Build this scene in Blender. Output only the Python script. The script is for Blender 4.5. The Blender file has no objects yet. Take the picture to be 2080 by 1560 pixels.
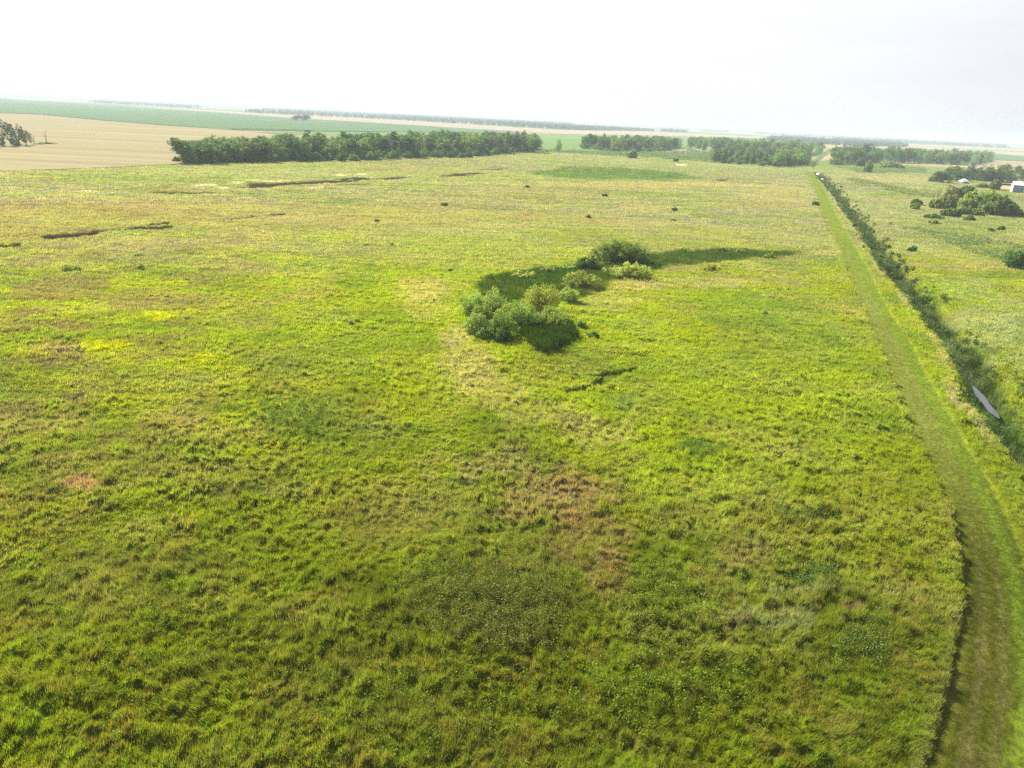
import bpy, math
import numpy as np

# ------------------------------------------------------------------ camera, world, sun, exposure
C = bpy.context.scene
R = math.radians
H = 32.0                       # camera height (m)
F = 1440.0                     # focal length in photo pixels (photo is 2080 x 1560)
PITCH = math.atan(540.0 / F)
ROLL = math.atan(0.049)
fw = np.array((0, math.cos(PITCH), -math.sin(PITCH)))
up0 = np.array((0, math.sin(PITCH), math.cos(PITCH)))
rt0 = np.array((1.0, 0, 0))
rt = math.cos(ROLL) * rt0 + math.sin(ROLL) * up0
up = math.cos(ROLL) * up0 - math.sin(ROLL) * rt0
cam_d = bpy.data.cameras.new("camera")
cam = bpy.data.objects.new("camera", cam_d)
C.collection.objects.link(cam)
C.camera = cam
from mathutils import Matrix
cam.matrix_world = Matrix(((rt[0], up[0], -fw[0], 0), (rt[1], up[1], -fw[1], 0), (rt[2], up[2], -fw[2], H), (0, 0, 0, 1)))
cam_d.sensor_width = 36.0
cam_d.lens = 36.0 * F / 2080.0
cam_d.clip_start = 0.5
cam_d.clip_end = 90000

SUN_EL, SUN_AZ = R(40), R(-48)          # azimuth from +Y, negative = to the left
W = bpy.data.worlds.new("World")
C.world = W
W.use_nodes = True
nt = W.node_tree
bg = nt.nodes["Background"]
sky = nt.nodes.new("ShaderNodeTexSky")
sky.sky_type = 'NISHITA'
sky.sun_disc = False
sky.sun_elevation = SUN_EL
sky.sun_rotation = SUN_AZ
sky.air_density = 1.0
sky.dust_density = 2.0
sky.ozone_density = 1.0
hs = nt.nodes.new("ShaderNodeHueSaturation")
hs.inputs["Saturation"].default_value = 0.4
hs.inputs["Value"].default_value = 0.7
nt.links.new(sky.outputs[0], hs.inputs["Color"])
# bright milky haze low in the sky, thinning with height
geo = nt.nodes.new("ShaderNodeTexCoord"); sx = nt.nodes.new("ShaderNodeSeparateXYZ"); nt.links.new(geo.outputs["Generated"], sx.inputs[0])
mrg = nt.nodes.new("ShaderNodeMapRange"); mrg.interpolation_type = 'SMOOTHSTEP'
mrg.inputs[1].default_value = 0.10; mrg.inputs[2].default_value = 0.36; mrg.inputs[3].default_value = 0.9; mrg.inputs[4].default_value = 0.06
nt.links.new(sx.outputs[2], mrg.inputs[0])
cn = nt.nodes.new("ShaderNodeTexNoise"); cn.inputs["Scale"].default_value = 2.5; cn.inputs["Detail"].default_value = 6
cm = nt.nodes.new("ShaderNodeMapping"); cm.inputs["Scale"].default_value = (1, 1, 7); nt.links.new(geo.outputs["Generated"], cm.inputs[0]); nt.links.new(cm.outputs[0], cn.inputs[0])
cr_ = nt.nodes.new("ShaderNodeMapRange"); cr_.inputs[1].default_value = .3; cr_.inputs[2].default_value = .7; cr_.inputs[3].default_value = .93; cr_.inputs[4].default_value = 1.05; nt.links.new(cn.outputs[0], cr_.inputs[0])
dp = nt.nodes.new("ShaderNodeVectorMath"); dp.operation = 'DOT_PRODUCT'; dp.inputs[1].default_value = (math.sin(SUN_AZ), math.cos(SUN_AZ), 0)
nt.links.new(geo.outputs["Generated"], dp.inputs[0])
da = nt.nodes.new("ShaderNodeMapRange"); da.inputs[1].default_value = -.2; da.inputs[2].default_value = 1; da.inputs[3].default_value = .90; da.inputs[4].default_value = 1.38; nt.links.new(dp.outputs["Value"], da.inputs[0])
dm = nt.nodes.new("ShaderNodeMath"); dm.operation = 'MULTIPLY'; nt.links.new(cr_.outputs[0], dm.inputs[0]); nt.links.new(da.outputs[0], dm.inputs[1])
vc = nt.nodes.new("ShaderNodeMix"); vc.data_type = 'RGBA'; vc.blend_type = 'MULTIPLY'; vc.inputs[0].default_value = 1; vc.inputs[6].default_value = (3.10, 3.17, 3.32, 1); nt.links.new(dm.outputs[0], vc.inputs[7])
vm = nt.nodes.new("ShaderNodeMix"); vm.data_type = 'RGBA'
nt.links.new(mrg.outputs[0], vm.inputs[0]); nt.links.new(hs.outputs[0], vm.inputs[6]); nt.links.new(vc.outputs[2], vm.inputs[7])
nt.links.new(vm.outputs[2], bg.inputs[0])
bg.inputs[1].default_value = 0.12
sd = bpy.data.lights.new("sun", 'SUN')
sun = bpy.data.objects.new("sun", sd)
C.collection.objects.link(sun)
sd.energy = 5.0
sd.angle = R(0.5)
sd.color = (1.0, 0.955, 0.86)
from mathutils import Vector
sv = Vector((math.sin(SUN_AZ) * math.cos(SUN_EL), math.cos(SUN_AZ) * math.cos(SUN_EL), math.sin(SUN_EL)))
sun.rotation_euler = sv.to_track_quat('Z', 'Y').to_euler()
C.view_settings.view_transform = 'Standard'
C.view_settings.look = 'None'
C.view_settings.gamma = 1
C.view_settings.use_curve_mapping = False
C.view_settings.exposure = 1.25
C.cycles.volume_bounces = 1
C.cycles.max_bounces = 8
C.cycles.use_denoising = False

# ------------------------------------------------------------------ helpers
def G(px, py, z=0.0):
    """the ground point seen at photo pixel px, py"""
    d = fw * F + rt * (px - 1040) - up * (py - 780)
    t = (z - H) / d[2]
    return np.array((d[0] * t, d[1] * t))

def Gs(pts, z=0.0):
    return np.array([G(a, b, z) for a, b in pts])

def PX(x, y, z=0.0):
    """photo pixel of world points (arrays)"""
    zz = z - H
    zc = y * fw[1] + zz * fw[2]
    zc = np.maximum(zc, 0.5)
    xc = x * rt[0] + y * rt[1] + zz * rt[2]
    yc = x * up[0] + y * up[1] + zz * up[2]
    return 1040 + F * xc / zc, 780 - F * yc / zc

_rs = np.random.RandomState(7)
_T = _rs.rand(256, 256).astype(np.float32)
def vn(x, y, s, k=0):
    """value noise 0..1, cell size s"""
    x = np.asarray(x, dtype=np.float64) / s + k * 17.37 + 1000.5
    y = np.asarray(y, dtype=np.float64) / s + k * 31.91 + 1000.5
    xi = np.floor(x).astype(np.int64); yi = np.floor(y).astype(np.int64)
    fx = x - xi; fy = y - yi
    fx = fx * fx * (3 - 2 * fx); fy = fy * fy * (3 - 2 * fy)
    x0 = xi & 255; x1 = (xi + 1) & 255; y0 = yi & 255; y1 = (yi + 1) & 255
    return (_T[x0, y0] * (1 - fx) + _T[x1, y0] * fx) * (1 - fy) + (_T[x0, y1] * (1 - fx) + _T[x1, y1] * fx) * fy
def fbm(x, y, s, k=0, o=3):
    c, sn = math.cos(0.6), math.sin(0.6)
    t = 0; a = 1.0; n = 0
    for i in range(o):
        t = t + a * vn(x, y, s, k + i * 5); n += a
        x, y = x * c - y * sn, x * sn + y * c
        a *= 0.55; s *= 0.5
    return t / n
def sst(a, b, v):
    t = np.clip((v - a) / (b - a), 0, 1)
    return t * t * (3 - 2 * t)

def pdist(x, y, P):
    """distance to polyline, side sign (+ = left of travel) and arclength"""
    best = np.full(x.shape, 1e9); sgn = np.zeros(x.shape); arc = np.zeros(x.shape); L = 0
    for a, b in zip(P[:-1], P[1:]):
        d = b - a; l = math.hypot(*d)
        tt = np.clip(((x - a[0]) * d[0] + (y - a[1]) * d[1]) / (l * l), 0, 1)
        ex = x - a[0] - tt * d[0]; ey = y - a[1] - tt * d[1]
        q = np.sqrt(ex * ex + ey * ey)
        m = q < best
        best = np.where(m, q, best); sgn = np.where(m, np.sign(d[0] * ey - d[1] * ex), sgn); arc = np.where(m, L + tt * l, arc)
        L += l
    return best, sgn, arc

def inpoly(x, y, P):
    r = np.zeros(x.shape, bool)
    n = len(P)
    for i in range(n):
        x0, y0 = P[i]; x1, y1 = P[(i + 1) % n]
        c = ((y0 > y) != (y1 > y)) & (x < (x1 - x0) * (y - y0) / ((y1 - y0) or 1e-9) + x0)
        r ^= c
    return r

def smooth(P, n=6):
    """Catmull-Rom resample"""
    P = np.asarray(P, float)
    Q = np.vstack([2 * P[0] - P[1], P, 2 * P[-1] - P[-2]])
    out = []
    for i in range(1, len(Q) - 2):
        for t in np.linspace(0, 1, n, endpoint=False):
            a, b, c, d = Q[i - 1], Q[i], Q[i + 1], Q[i + 2]
            out.append(0.5 * (2 * b + (c - a) * t + (2 * a - 5 * b + 4 * c - d) * t * t + (3 * b - a - 3 * c + d) * t ** 3))
    out.append(P[-1])
    return np.array(out)

def mesh(name, V, Fc, col=None, mat=None, sm=False):
    """V (n,3), Fc (m,k) with constant k; col (n,3) -> attribute Col"""
    me = bpy.data.meshes.new(name)
    V = np.ascontiguousarray(V, dtype=np.float32); Fc = np.ascontiguousarray(Fc, dtype=np.int32)
    m, k = Fc.shape
    me.vertices.add(len(V)); me.vertices.foreach_set("co", V.ravel())
    me.loops.add(m * k); me.loops.foreach_set("vertex_index", Fc.ravel())
    me.polygons.add(m); me.polygons.foreach_set("loop_start", np.arange(0, m * k, k, dtype=np.int32))
    me.update(calc_edges=True)
    if sm:
        me.polygons.foreach_set("use_smooth", np.ones(m, bool))
    if col is not None:
        ca = me.color_attributes.new("Col", 'FLOAT_COLOR', 'POINT')
        c4 = np.ones((len(V), 4), np.float32); c4[:, :3] = col
        ca.data.foreach_set("color", c4.ravel())
    if mat: me.materials.append(mat)
    return me

def tag(o, label=None, cat=None, group=None, kind=None):
    if label: o["label"] = label
    if cat: o["category"] = cat
    if group: o["group"] = group
    if kind: o["kind"] = kind
    return o
def link(name, me, parent=None):
    o = bpy.data.objects.new(name, me)
    C.collection.objects.link(o)
    if parent: o.parent = parent
    return o

# ------------------------------------------------------------------ materials
def newmat(name):
    m = bpy.data.materials.new(name); m.use_nodes = True
    t = m.node_tree; t.nodes.clear()
    out = t.nodes.new("ShaderNodeOutputMaterial")
    return m, t, out
def nd(t, typ, **kw):
    n = t.nodes.new(typ)
    for k, v in kw.items():
        setattr(n, k, v)
    return n

def leafmat(name, transl=0.4, rough=0.5, gain=(1, 1, 1), tg=(1.15, 1.1, 0.6), spec=0.25, objvar=0.0):
    m, t, out = newmat(name)
    at = nd(t, "ShaderNodeAttribute", attribute_name="Col")
    src = at.outputs["Color"]
    mul = nd(t, "ShaderNodeMix", data_type='RGBA', blend_type='MULTIPLY'); mul.inputs[0].default_value = 1
    t.links.new(src, mul.inputs[6]); mul.inputs[7].default_value = (*gain, 1)
    src = mul.outputs[2]
    if objvar:
        oi = nd(t, "ShaderNodeObjectInfo")
        mr = nd(t, "ShaderNodeMapRange"); mr.inputs[3].default_value = 1 - objvar; mr.inputs[4].default_value = 1 + objvar
        t.links.new(oi.outputs["Random"], mr.inputs[0])
        h = nd(t, "ShaderNodeHueSaturation")
        t.links.new(src, h.inputs["Color"]); t.links.new(mr.outputs[0], h.inputs["Value"])
        m2 = nd(t, "ShaderNodeMath", operation='MULTIPLY_ADD'); m2.inputs[1].default_value = 7.3; m2.inputs[2].default_value = 0.0
        t.links.new(oi.outputs["Random"], m2.inputs[0])
        fr = nd(t, "ShaderNodeMath", operation='FRACT'); t.links.new(m2.outputs[0], fr.inputs[0])
        mh = nd(t, "ShaderNodeMapRange"); mh.inputs[3].default_value = 0.475; mh.inputs[4].default_value = 0.525
        t.links.new(fr.outputs[0], mh.inputs[0]); t.links.new(mh.outputs[0], h.inputs["Hue"])
        src = h.outputs[0]
    p = nd(t, "ShaderNodeBsdfPrincipled")
    p.inputs["Roughness"].default_value = rough
    p.inputs["Specular IOR Level"].default_value = spec
    t.links.new(src, p.inputs["Base Color"])
    tr = nd(t, "ShaderNodeBsdfTranslucent")
    mt = nd(t, "ShaderNodeMix", data_type='RGBA', blend_type='MULTIPLY'); mt.inputs[0].default_value = 1
    t.links.new(src, mt.inputs[6]); mt.inputs[7].default_value = (*[g_ * transl for g_ in tg], 1)
    t.links.new(mt.outputs[2], tr.inputs[0])
    mx = nd(t, "ShaderNodeAddShader")      # a leaf reflects and passes light; both shares stay well under one
    t.links.new(p.outputs[0], mx.inputs[0]); t.links.new(tr.outputs[0], mx.inputs[1])
    t.links.new(mx.outputs[0], out.inputs[0])
    return m

def groundmat(name, colattr=True, base=(0.1, 0.1, 0.05), scales=((0.25, 0.35), (1.5, 0.3)), bump=0.3, bscale=1.2, stretch=(1, 1, 1), hi=None, angle=0.0):
    m, t, out = newmat(name)
    tc = nd(t, "ShaderNodeTexCoord")
    mp = nd(t, "ShaderNodeMapping"); mp.inputs["Scale"].default_value = stretch; mp.inputs["Rotation"].default_value = (0, 0, angle)
    t.links.new(tc.outputs["Object"], mp.inputs[0])
    if colattr:
        src = nd(t, "ShaderNodeAttribute", attribute_name="Col").outputs["Color"]
    else:
        rgb = nd(t, "ShaderNodeRGB"); rgb.outputs[0].default_value = (*base, 1); src = rgb.outputs[0]
    for i, (sc, am) in enumerate(scales):
        n = nd(t, "ShaderNodeTexNoise"); n.inputs["Scale"].default_value = sc; n.inputs["Detail"].default_value = 5
        t.links.new(mp.outputs[0], n.inputs["Vector"])
        mr = nd(t, "ShaderNodeMapRange"); mr.inputs[1].default_value = 0.3; mr.inputs[2].default_value = 0.7
        mr.inputs[3].default_value = 1 - am; mr.inputs[4].default_value = 1 + am
        t.links.new(n.outputs[0], mr.inputs[0])
        mm = nd(t, "ShaderNodeMix", data_type='RGBA', blend_type='MULTIPLY'); mm.inputs[0].default_value = 1
        t.links.new(src, mm.inputs[6]); t.links.new(mr.outputs[0], mm.inputs[7])
        src = mm.outputs[2]
    if hi:
        n = nd(t, "ShaderNodeTexNoise"); n.inputs["Scale"].default_value = hi[1]; n.inputs["Detail"].default_value = 4
        t.links.new(mp.outputs[0], n.inputs["Vector"])
        mr = nd(t, "ShaderNodeMapRange"); mr.inputs[1].default_value = 0.45; mr.inputs[2].default_value = 0.62
        t.links.new(n.outputs[0], mr.inputs[0])
        mm = nd(t, "ShaderNodeMix", data_type='RGBA')
        t.links.new(mr.outputs[0], mm.inputs[0]); t.links.new(src, mm.inputs[6]); mm.inputs[7].default_value = (*hi[0], 1)
        src = mm.outputs[2]
    p = nd(t, "ShaderNodeBsdfPrincipled"); p.inputs["Roughness"].default_value = 0.95; p.inputs["Specular IOR Level"].default_value = 0.0
    t.links.new(src, p.inputs["Base Color"])
    if bump:
        n = nd(t, "ShaderNodeTexNoise"); n.inputs["Scale"].default_value = bscale; n.inputs["Detail"].default_value = 6
        t.links.new(mp.outputs[0], n.inputs["Vector"])
        b = nd(t, "ShaderNodeBump"); b.inputs["Strength"].default_value = bump; b.inputs["Distance"].default_value = 0.5
        t.links.new(n.outputs[0], b.inputs["Height"]); t.links.new(b.outputs[0], p.inputs["Normal"])
    t.links.new(p.outputs[0], out.inputs[0])
    return m

def plainmat(name, col, rough=0.6, metal=0.0, noise=0.0, nscale=3.0, stretch=(1, 1, 1)):
    m, t, out = newmat(name)
    p = nd(t, "ShaderNodeBsdfPrincipled"); p.inputs["Roughness"].default_value = rough; p.inputs["Metallic"].default_value = metal
    if noise:
        tc = nd(t, "ShaderNodeTexCoord"); mp = nd(t, "ShaderNodeMapping"); mp.inputs["Scale"].default_value = stretch
        t.links.new(tc.outputs["Object"], mp.inputs[0])
        n = nd(t, "ShaderNodeTexNoise"); n.inputs["Scale"].default_value = nscale; n.inputs["Detail"].default_value = 4
        t.links.new(mp.outputs[0], n.inputs["Vector"])
        mx = nd(t, "ShaderNodeMix", data_type='RGBA')
        mx.inputs[6].default_value = (*[c * (1 - noise) for c in col], 1); mx.inputs[7].default_value = (*[min(1, c * (1 + noise)) for c in col], 1)
        t.links.new(n.outputs[0], mx.inputs[0]); t.links.new(mx.outputs[2], p.inputs["Base Color"])
    else:
        p.inputs["Base Color"].default_value = (*col, 1)
    t.links.new(p.outputs[0], out.inputs[0])
    return m

M_ground = groundmat("meadow_ground", scales=((0.35, 0.22), (2.2, 0.3)), bump=0.6, bscale=1.6)
M_grass = leafmat("grass_blades", transl=0.85, rough=0.6, tg=(1.16, 1.12, 0.55), spec=0.04)
M_reed = leafmat("reed_leaves", transl=0.42, rough=0.6, spec=0.08)
M_leaf = leafmat("tree_leaves", transl=0.45, rough=0.6, spec=0.1, objvar=0.44, tg=(1.1, 1.15, 0.5))
M_willow = leafmat("willow_leaves", transl=0.55, rough=0.6, spec=0.12, objvar=0.12, tg=(1.1, 1.1, 0.6))
M_bark = plainmat("bark", (0.16, 0.13, 0.10), 0.9, noise=0.35, nscale=4)
M_pale_bark = plainmat("pale_bark", (0.34, 0.31, 0.27), 0.9, noise=0.3, nscale=4)
M_dead = plainmat("dead_bark", (0.20, 0.16, 0.13), 0.9, noise=0.3, nscale=4)

# ------------------------------------------------------------------ lines laid on the ground (photo pixels -> ground)
TRK_L = smooth(Gs([(1634, 347), (1646, 369), (1662, 410), (1680, 455), (1698, 492), (1713, 518), (1728, 564), (1754, 622), (1779, 679), (1805, 737), (1831, 808), (1856, 862), (1886, 926), (1914, 974), (1936, 1040), (1950, 1110), (1957, 1180), (1953, 1250), (1938, 1330), (1918, 1420), (1896, 1500), (1876, 1570), (1850, 1660), (1800, 1800)], .75), 4)
TRK_R = smooth(Gs([(1658, 351), (1672, 375), (1697, 429), (1729, 485), (1762, 540), (1785, 586), (1815, 640), (1850, 692), (1879, 750), (1905, 800), (1942, 859), (1972, 917), (2012, 981), (2050, 1060), (2080, 1130), (2105, 1220), (2125, 1330), (2140, 1440), (2140, 1560), (2120, 1700), (2090, 1850)]), 4)
TRK_POLY = np.vstack([TRK_L, TRK_R[::-1]])
DITCH = smooth(Gs([(1664, 352), (1671, 360), (1684, 375), (1704, 398), (1722, 424), (1743, 448), (1762, 470), (1778, 496), (1792, 517), (1810, 540), (1834, 567), (1868, 600), (1902, 640), (1930, 675), (1966, 712), (1990, 755), (2004, 800), (2021, 833), (2056, 868), (2092, 912), (2140, 968), (2200, 1050), (2270, 1180), (2340, 1350)]), 4)
DITCH_FAR = smooth(Gs([(1663, 349), (1655, 342), (1655, 335), (1664, 326), (1678, 315), (1692, 305), (1700, 299)]), 3)
FURROWS = [  # exposed dark earth banks: points, half width, depth
    ([(505, 383), (555, 379), (610, 375), (660, 372), (700, 370), (745, 366), (790, 365)], 5.0, 0.5),
    ([(515, 377), (600, 373)], 3.0, 0.4), ([(690, 367), (740, 363)], 3.2, 0.4), ([(690, 378), (750, 376)], 2, .3),
    ([(115, 485), (168, 479), (215, 472), (260, 470), (303, 466), (337, 462)], 2.3, 0.7),
    ([(-20, 502), (27, 501)], 2.0, 0.5), ([(320, 394), (370, 396), (427, 394)], 3.2, 0.3),
    ([(434, 451), (500, 445), (570, 438)], 1.3, 0.35),
    ([(895, 359), (935, 357)], 3.6, 0.4), ([(935, 355), (970, 353)], 3.6, 0.4), ([(980, 346), (1035, 345)], 3.5, 0.4), ([(800, 363), (825, 361)], 3, 0.4),
    ([(1455, 368), (1480, 366)], 2.5, 0.4), ([(300, 461), (340, 455)], 1.0, 0.3),
    ([(1222, 777), (1246, 762), (1290, 752)], 0.8, 0.5), ([(1020, 760), (1060, 782), (1080, 790)], 0.7, 0.5),
    ([(1150, 800), (1200, 790), (1218, 778)], 0.6, 0.4), ([(1240, 795), (1262, 806), (1300, 812)], 0.6, 0.45),
    ([(1595, 1050), (1650, 1062), (1700, 1060)], 0.5, 0.4), ([(1640, 1185), (1600, 1178)], 0.8, 0.4),
]
FURROWS = [(smooth(Gs(p), 3), w, d) for p, w, d in FURROWS]
BASIN = Gs([(962, 592), (990, 566), (1048, 556), (1100, 548), (1170, 545), (1240, 539), (1312, 522), (1390, 512), (1480, 509), (1560, 513), (1632, 516), (1590, 525), (1480, 532), (1400, 540), (1318, 552), (1240, 575), (1216, 592), (1170, 612), (1120, 618), (1058, 632), (1010, 622), (975, 600)])
SEDGE = Gs([(1060, 690), (1080, 678), (1120, 668), (1165, 672), (1172, 690), (1150, 712), (1110, 726), (1086, 718)])
DARKFIELD = Gs([(1085, 352), (1150, 338), (1260, 341), (1380, 352), (1425, 362), (1330, 368), (1230, 366), (1130, 362)])

FARM = [Gs(p) for p in (
    [(-500, 362), (-200, 353), (0, 346), (130, 343), (250, 338), (352, 333), (368, 331), (420, 324), (520, 314), (640, 302), (730, 290), (760, 278), (562, 273), (467, 263.5), (340, 255), (200, 244), (80, 232.5), (0, 229.5), (-500, 203)],
    [(500, 267), (640, 267), (860, 269.3), (1072, 272), (1150, 273), (1322, 276), (1507, 280.5), (1560, 285), (1500, 296), (1400, 301), (1300, 304), (1160, 308), (1110, 304), (900, 296), (770, 279), (565, 272.2)],
    [(2016, 326), (2150, 333), (2200, 352), (2060, 346), (2024, 338)])]
def poly_soft(x, y, P, w, k):
    """soft-edged ragged membership of a polygon, w = edge width in m"""
    d, _, _ = pdist(x, y, np.vstack([P, P[:1]]))
    s = np.where(inpoly(x, y, P), d, -d)
    return sst(-w, w, s + (fbm(x, y, w * 3, k) - 0.5) * w * 3)

# ------------------------------------------------------------------ ground: heights and plant colours as functions of the place
STRAW = np.array((0.33, 0.285, 0.145)); PINK = np.array((0.25, 0.200, 0.110)); RUST = np.array((0.225, 0.150, 0.082))
LIME = np.array((0.220, 0.285, 0.010)); YG = np.array((0.205, 0.244, 0.009)); GR = np.array((0.112, 0.175, 0.014))
DG = np.array((0.060, 0.100, 0.012)); BLUEG = np.array((0.135, 0.190, 0.045)); OLIVE = np.array((0.105, 0.105, 0.024))
BROWN = np.array((0.060, 0.034, 0.022)); PALE = np.array((0.25, 0.28, 0.14)); CHALK = np.array((0.62, 0.55, 0.45))
GREENP = np.array((0.19, 0.235, 0.09)); GOLD = np.array((0.27, 0.29, 0.004))
PATCH = [ (880, 640, 420, 170, LIME, .38), (1480, 840, 360, 150, LIME, .38), (1300, 340, 700, 28, GREENP, .45), (500, 350, 500, 22, GREENP, .5), # photo px centre, radii, colour, strength
    (950, 750, 60, 56, STRAW, .6), (1010, 808, 70, 36, STRAW, .55), (1100, 855, 90, 28, STRAW, .42), (860, 592, 60, 24, STRAW, .65),
    (1300, 583, 62, 13, STRAW, .85), (1235, 615, 60, 22, STRAW, .55), (928, 690, 34, 26, STRAW, .7), (1450, 577, 90, 12, STRAW, .6),
    (1540, 524, 160, 6, PINK, .7), (1670, 517, 50, 5, STRAW, .7), (1210, 890, 80, 30, STRAW, .45), (870, 630, 60, 25, STRAW, .4), (1120, 745, 90, 30, OLIVE, .5),
    (1130, 1035, 130, 50, RUST, .6), (1200, 1100, 95, 60, RUST, .55), (1235, 1180, 55, 45, RUST, .6), (1000, 955, 140, 34, PINK, .5),
    (1130, 985, 70, 34, RUST, .5), (168, 990, 38, 18, RUST, .95), (1510, 1140, 60, 32, RUST, .35), (100, 870, 120, 22, PINK, .4), (355, 862, 90, 14, PINK, .4),
    (110, 712, 50, 14, PINK, .55), (400, 620, 260, 12, PINK, .25), (60, 780, 60, 40, OLIVE, .4), (600, 1010, 60, 20, PINK, .3), (320, 1080, 90, 25, PINK, .3), (470, 540, 90, 10, PINK, .5),
    (1000, 1220, 175, 85, OLIVE, .6), (1045, 1300, 110, 45, OLIVE, .5), (900, 1170, 60, 30, GR, .4), (1010, 1240, 120, 60, DG, .35),
    (215, 712, 52, 15, GOLD, 1), (320, 645, 46, 10, GOLD, 1), (385, 638, 25, 6, GOLD, .7), (412, 736, 22, 8, GOLD, 1), (60, 730, 40, 9, GOLD, .6),
    (1390, 985, 120, 60, LIME, .55), (1560, 1270, 110, 22, PALE, .4), (1640, 1215, 90, 10, PALE, .4), (1450, 1010, 60, 80, LIME, .4), (660, 488, 60, 6, LIME, .6), (830, 455, 60, 6, LIME, .45),
    (1410, 922, 42, 20, GR, .8), (1395, 965, 30, 10, GR, .7), (1645, 1185, 46, 15, DG, .6), (580, 862, 65, 40, GR, .4), (650, 835, 60, 30, GR, .35), (660, 880, 60, 40, GR, .35),
    (1275, 822, 52, 18, BLUEG, .8), (1345, 1230, 110, 75, BLUEG, .35), (1340, 1250, 70, 70, DG, .3), (1500, 1276, 20, 10, BROWN, .8), (1726, 1250, 24, 11, RUST, .9),
    (1310, 425, 60, 7, STRAW, .8), (1215, 452, 60, 8, PINK, .7), (1050, 442, 60, 12, PINK, .7), (1530, 420, 90, 8, PINK, .6), (1560, 400, 60, 16, STRAW, .35),
    (1600, 395, 60, 30, STRAW, .35), (1300, 378, 330, 7, STRAW, .6), (1500, 362, 90, 12, PINK, .5), (1150, 385, 200, 8, PINK, .4), (1000, 405, 220, 16, PINK, .35),
    (800, 440, 200, 26, PINK, .45), (560, 470, 200, 30, PINK, .35), (420, 430, 260, 22, PINK, .45), (140, 425, 240, 20, RUST, .40), (90, 470, 160, 20, RUST, .38), (350, 445, 120, 10, RUST, .3),
    (540, 355, 260, 12, PALE, .4), (900, 340, 200, 14, PINK, .35), (240, 370, 260, 12, GR, .2), (1650, 930, 120, 60, LIME, .3), (1700, 760, 80, 60, LIME, .3), (1500, 830, 160, 40, YG, .4),
    (1600, 700, 150, 60, BLUEG, .3), (1560, 640, 140, 30, BLUEG, .3), (1450, 740, 90, 40, BLUEG, .3), (2015, 660, 80, 50, PALE, .6), (2060, 700, 60, 70, PALE, .5), (1960, 590, 60, 24, PALE, .4),
    (1850, 505, 60, 12, PALE, .6), (1775, 430, 60, 16, PALE, .5), (1740, 395, 26, 10, PALE, .6), (1960, 545, 120, 8, PINK, .5), (2050, 560, 60, 8, DG, .4), (1840, 365, 110, 8, STRAW, .5), (1960, 470, 130, 30, GR, .35),
    (1880, 840, 30, 60, LIME, .4), (2010, 900, 30, 60, GR, .5), (2060, 1000, 30, 60, GR, .6), (300, 550, 200, 18, GR, .2), (405, 379, 9, 1.6, CHALK, .8), (428, 378, 10, 1.5, CHALK, .7), (452, 384, 7, 1.5, CHALK, .7), (483, 373, 13, 2, CHALK, .7),
    (693, 358, 11, 1.6, CHALK, .8), (735, 356, 13, 1.4, CHALK, .8), (455, 384, 10, 2, CHALK, .7), (545, 370, 60, 1.6, CHALK, .5), (1385, 336, 10, 2, CHALK, .8), (175, 391, 22, 1.6, CHALK, .5), (640, 384, 14, 2, CHALK, .4),
]

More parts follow.
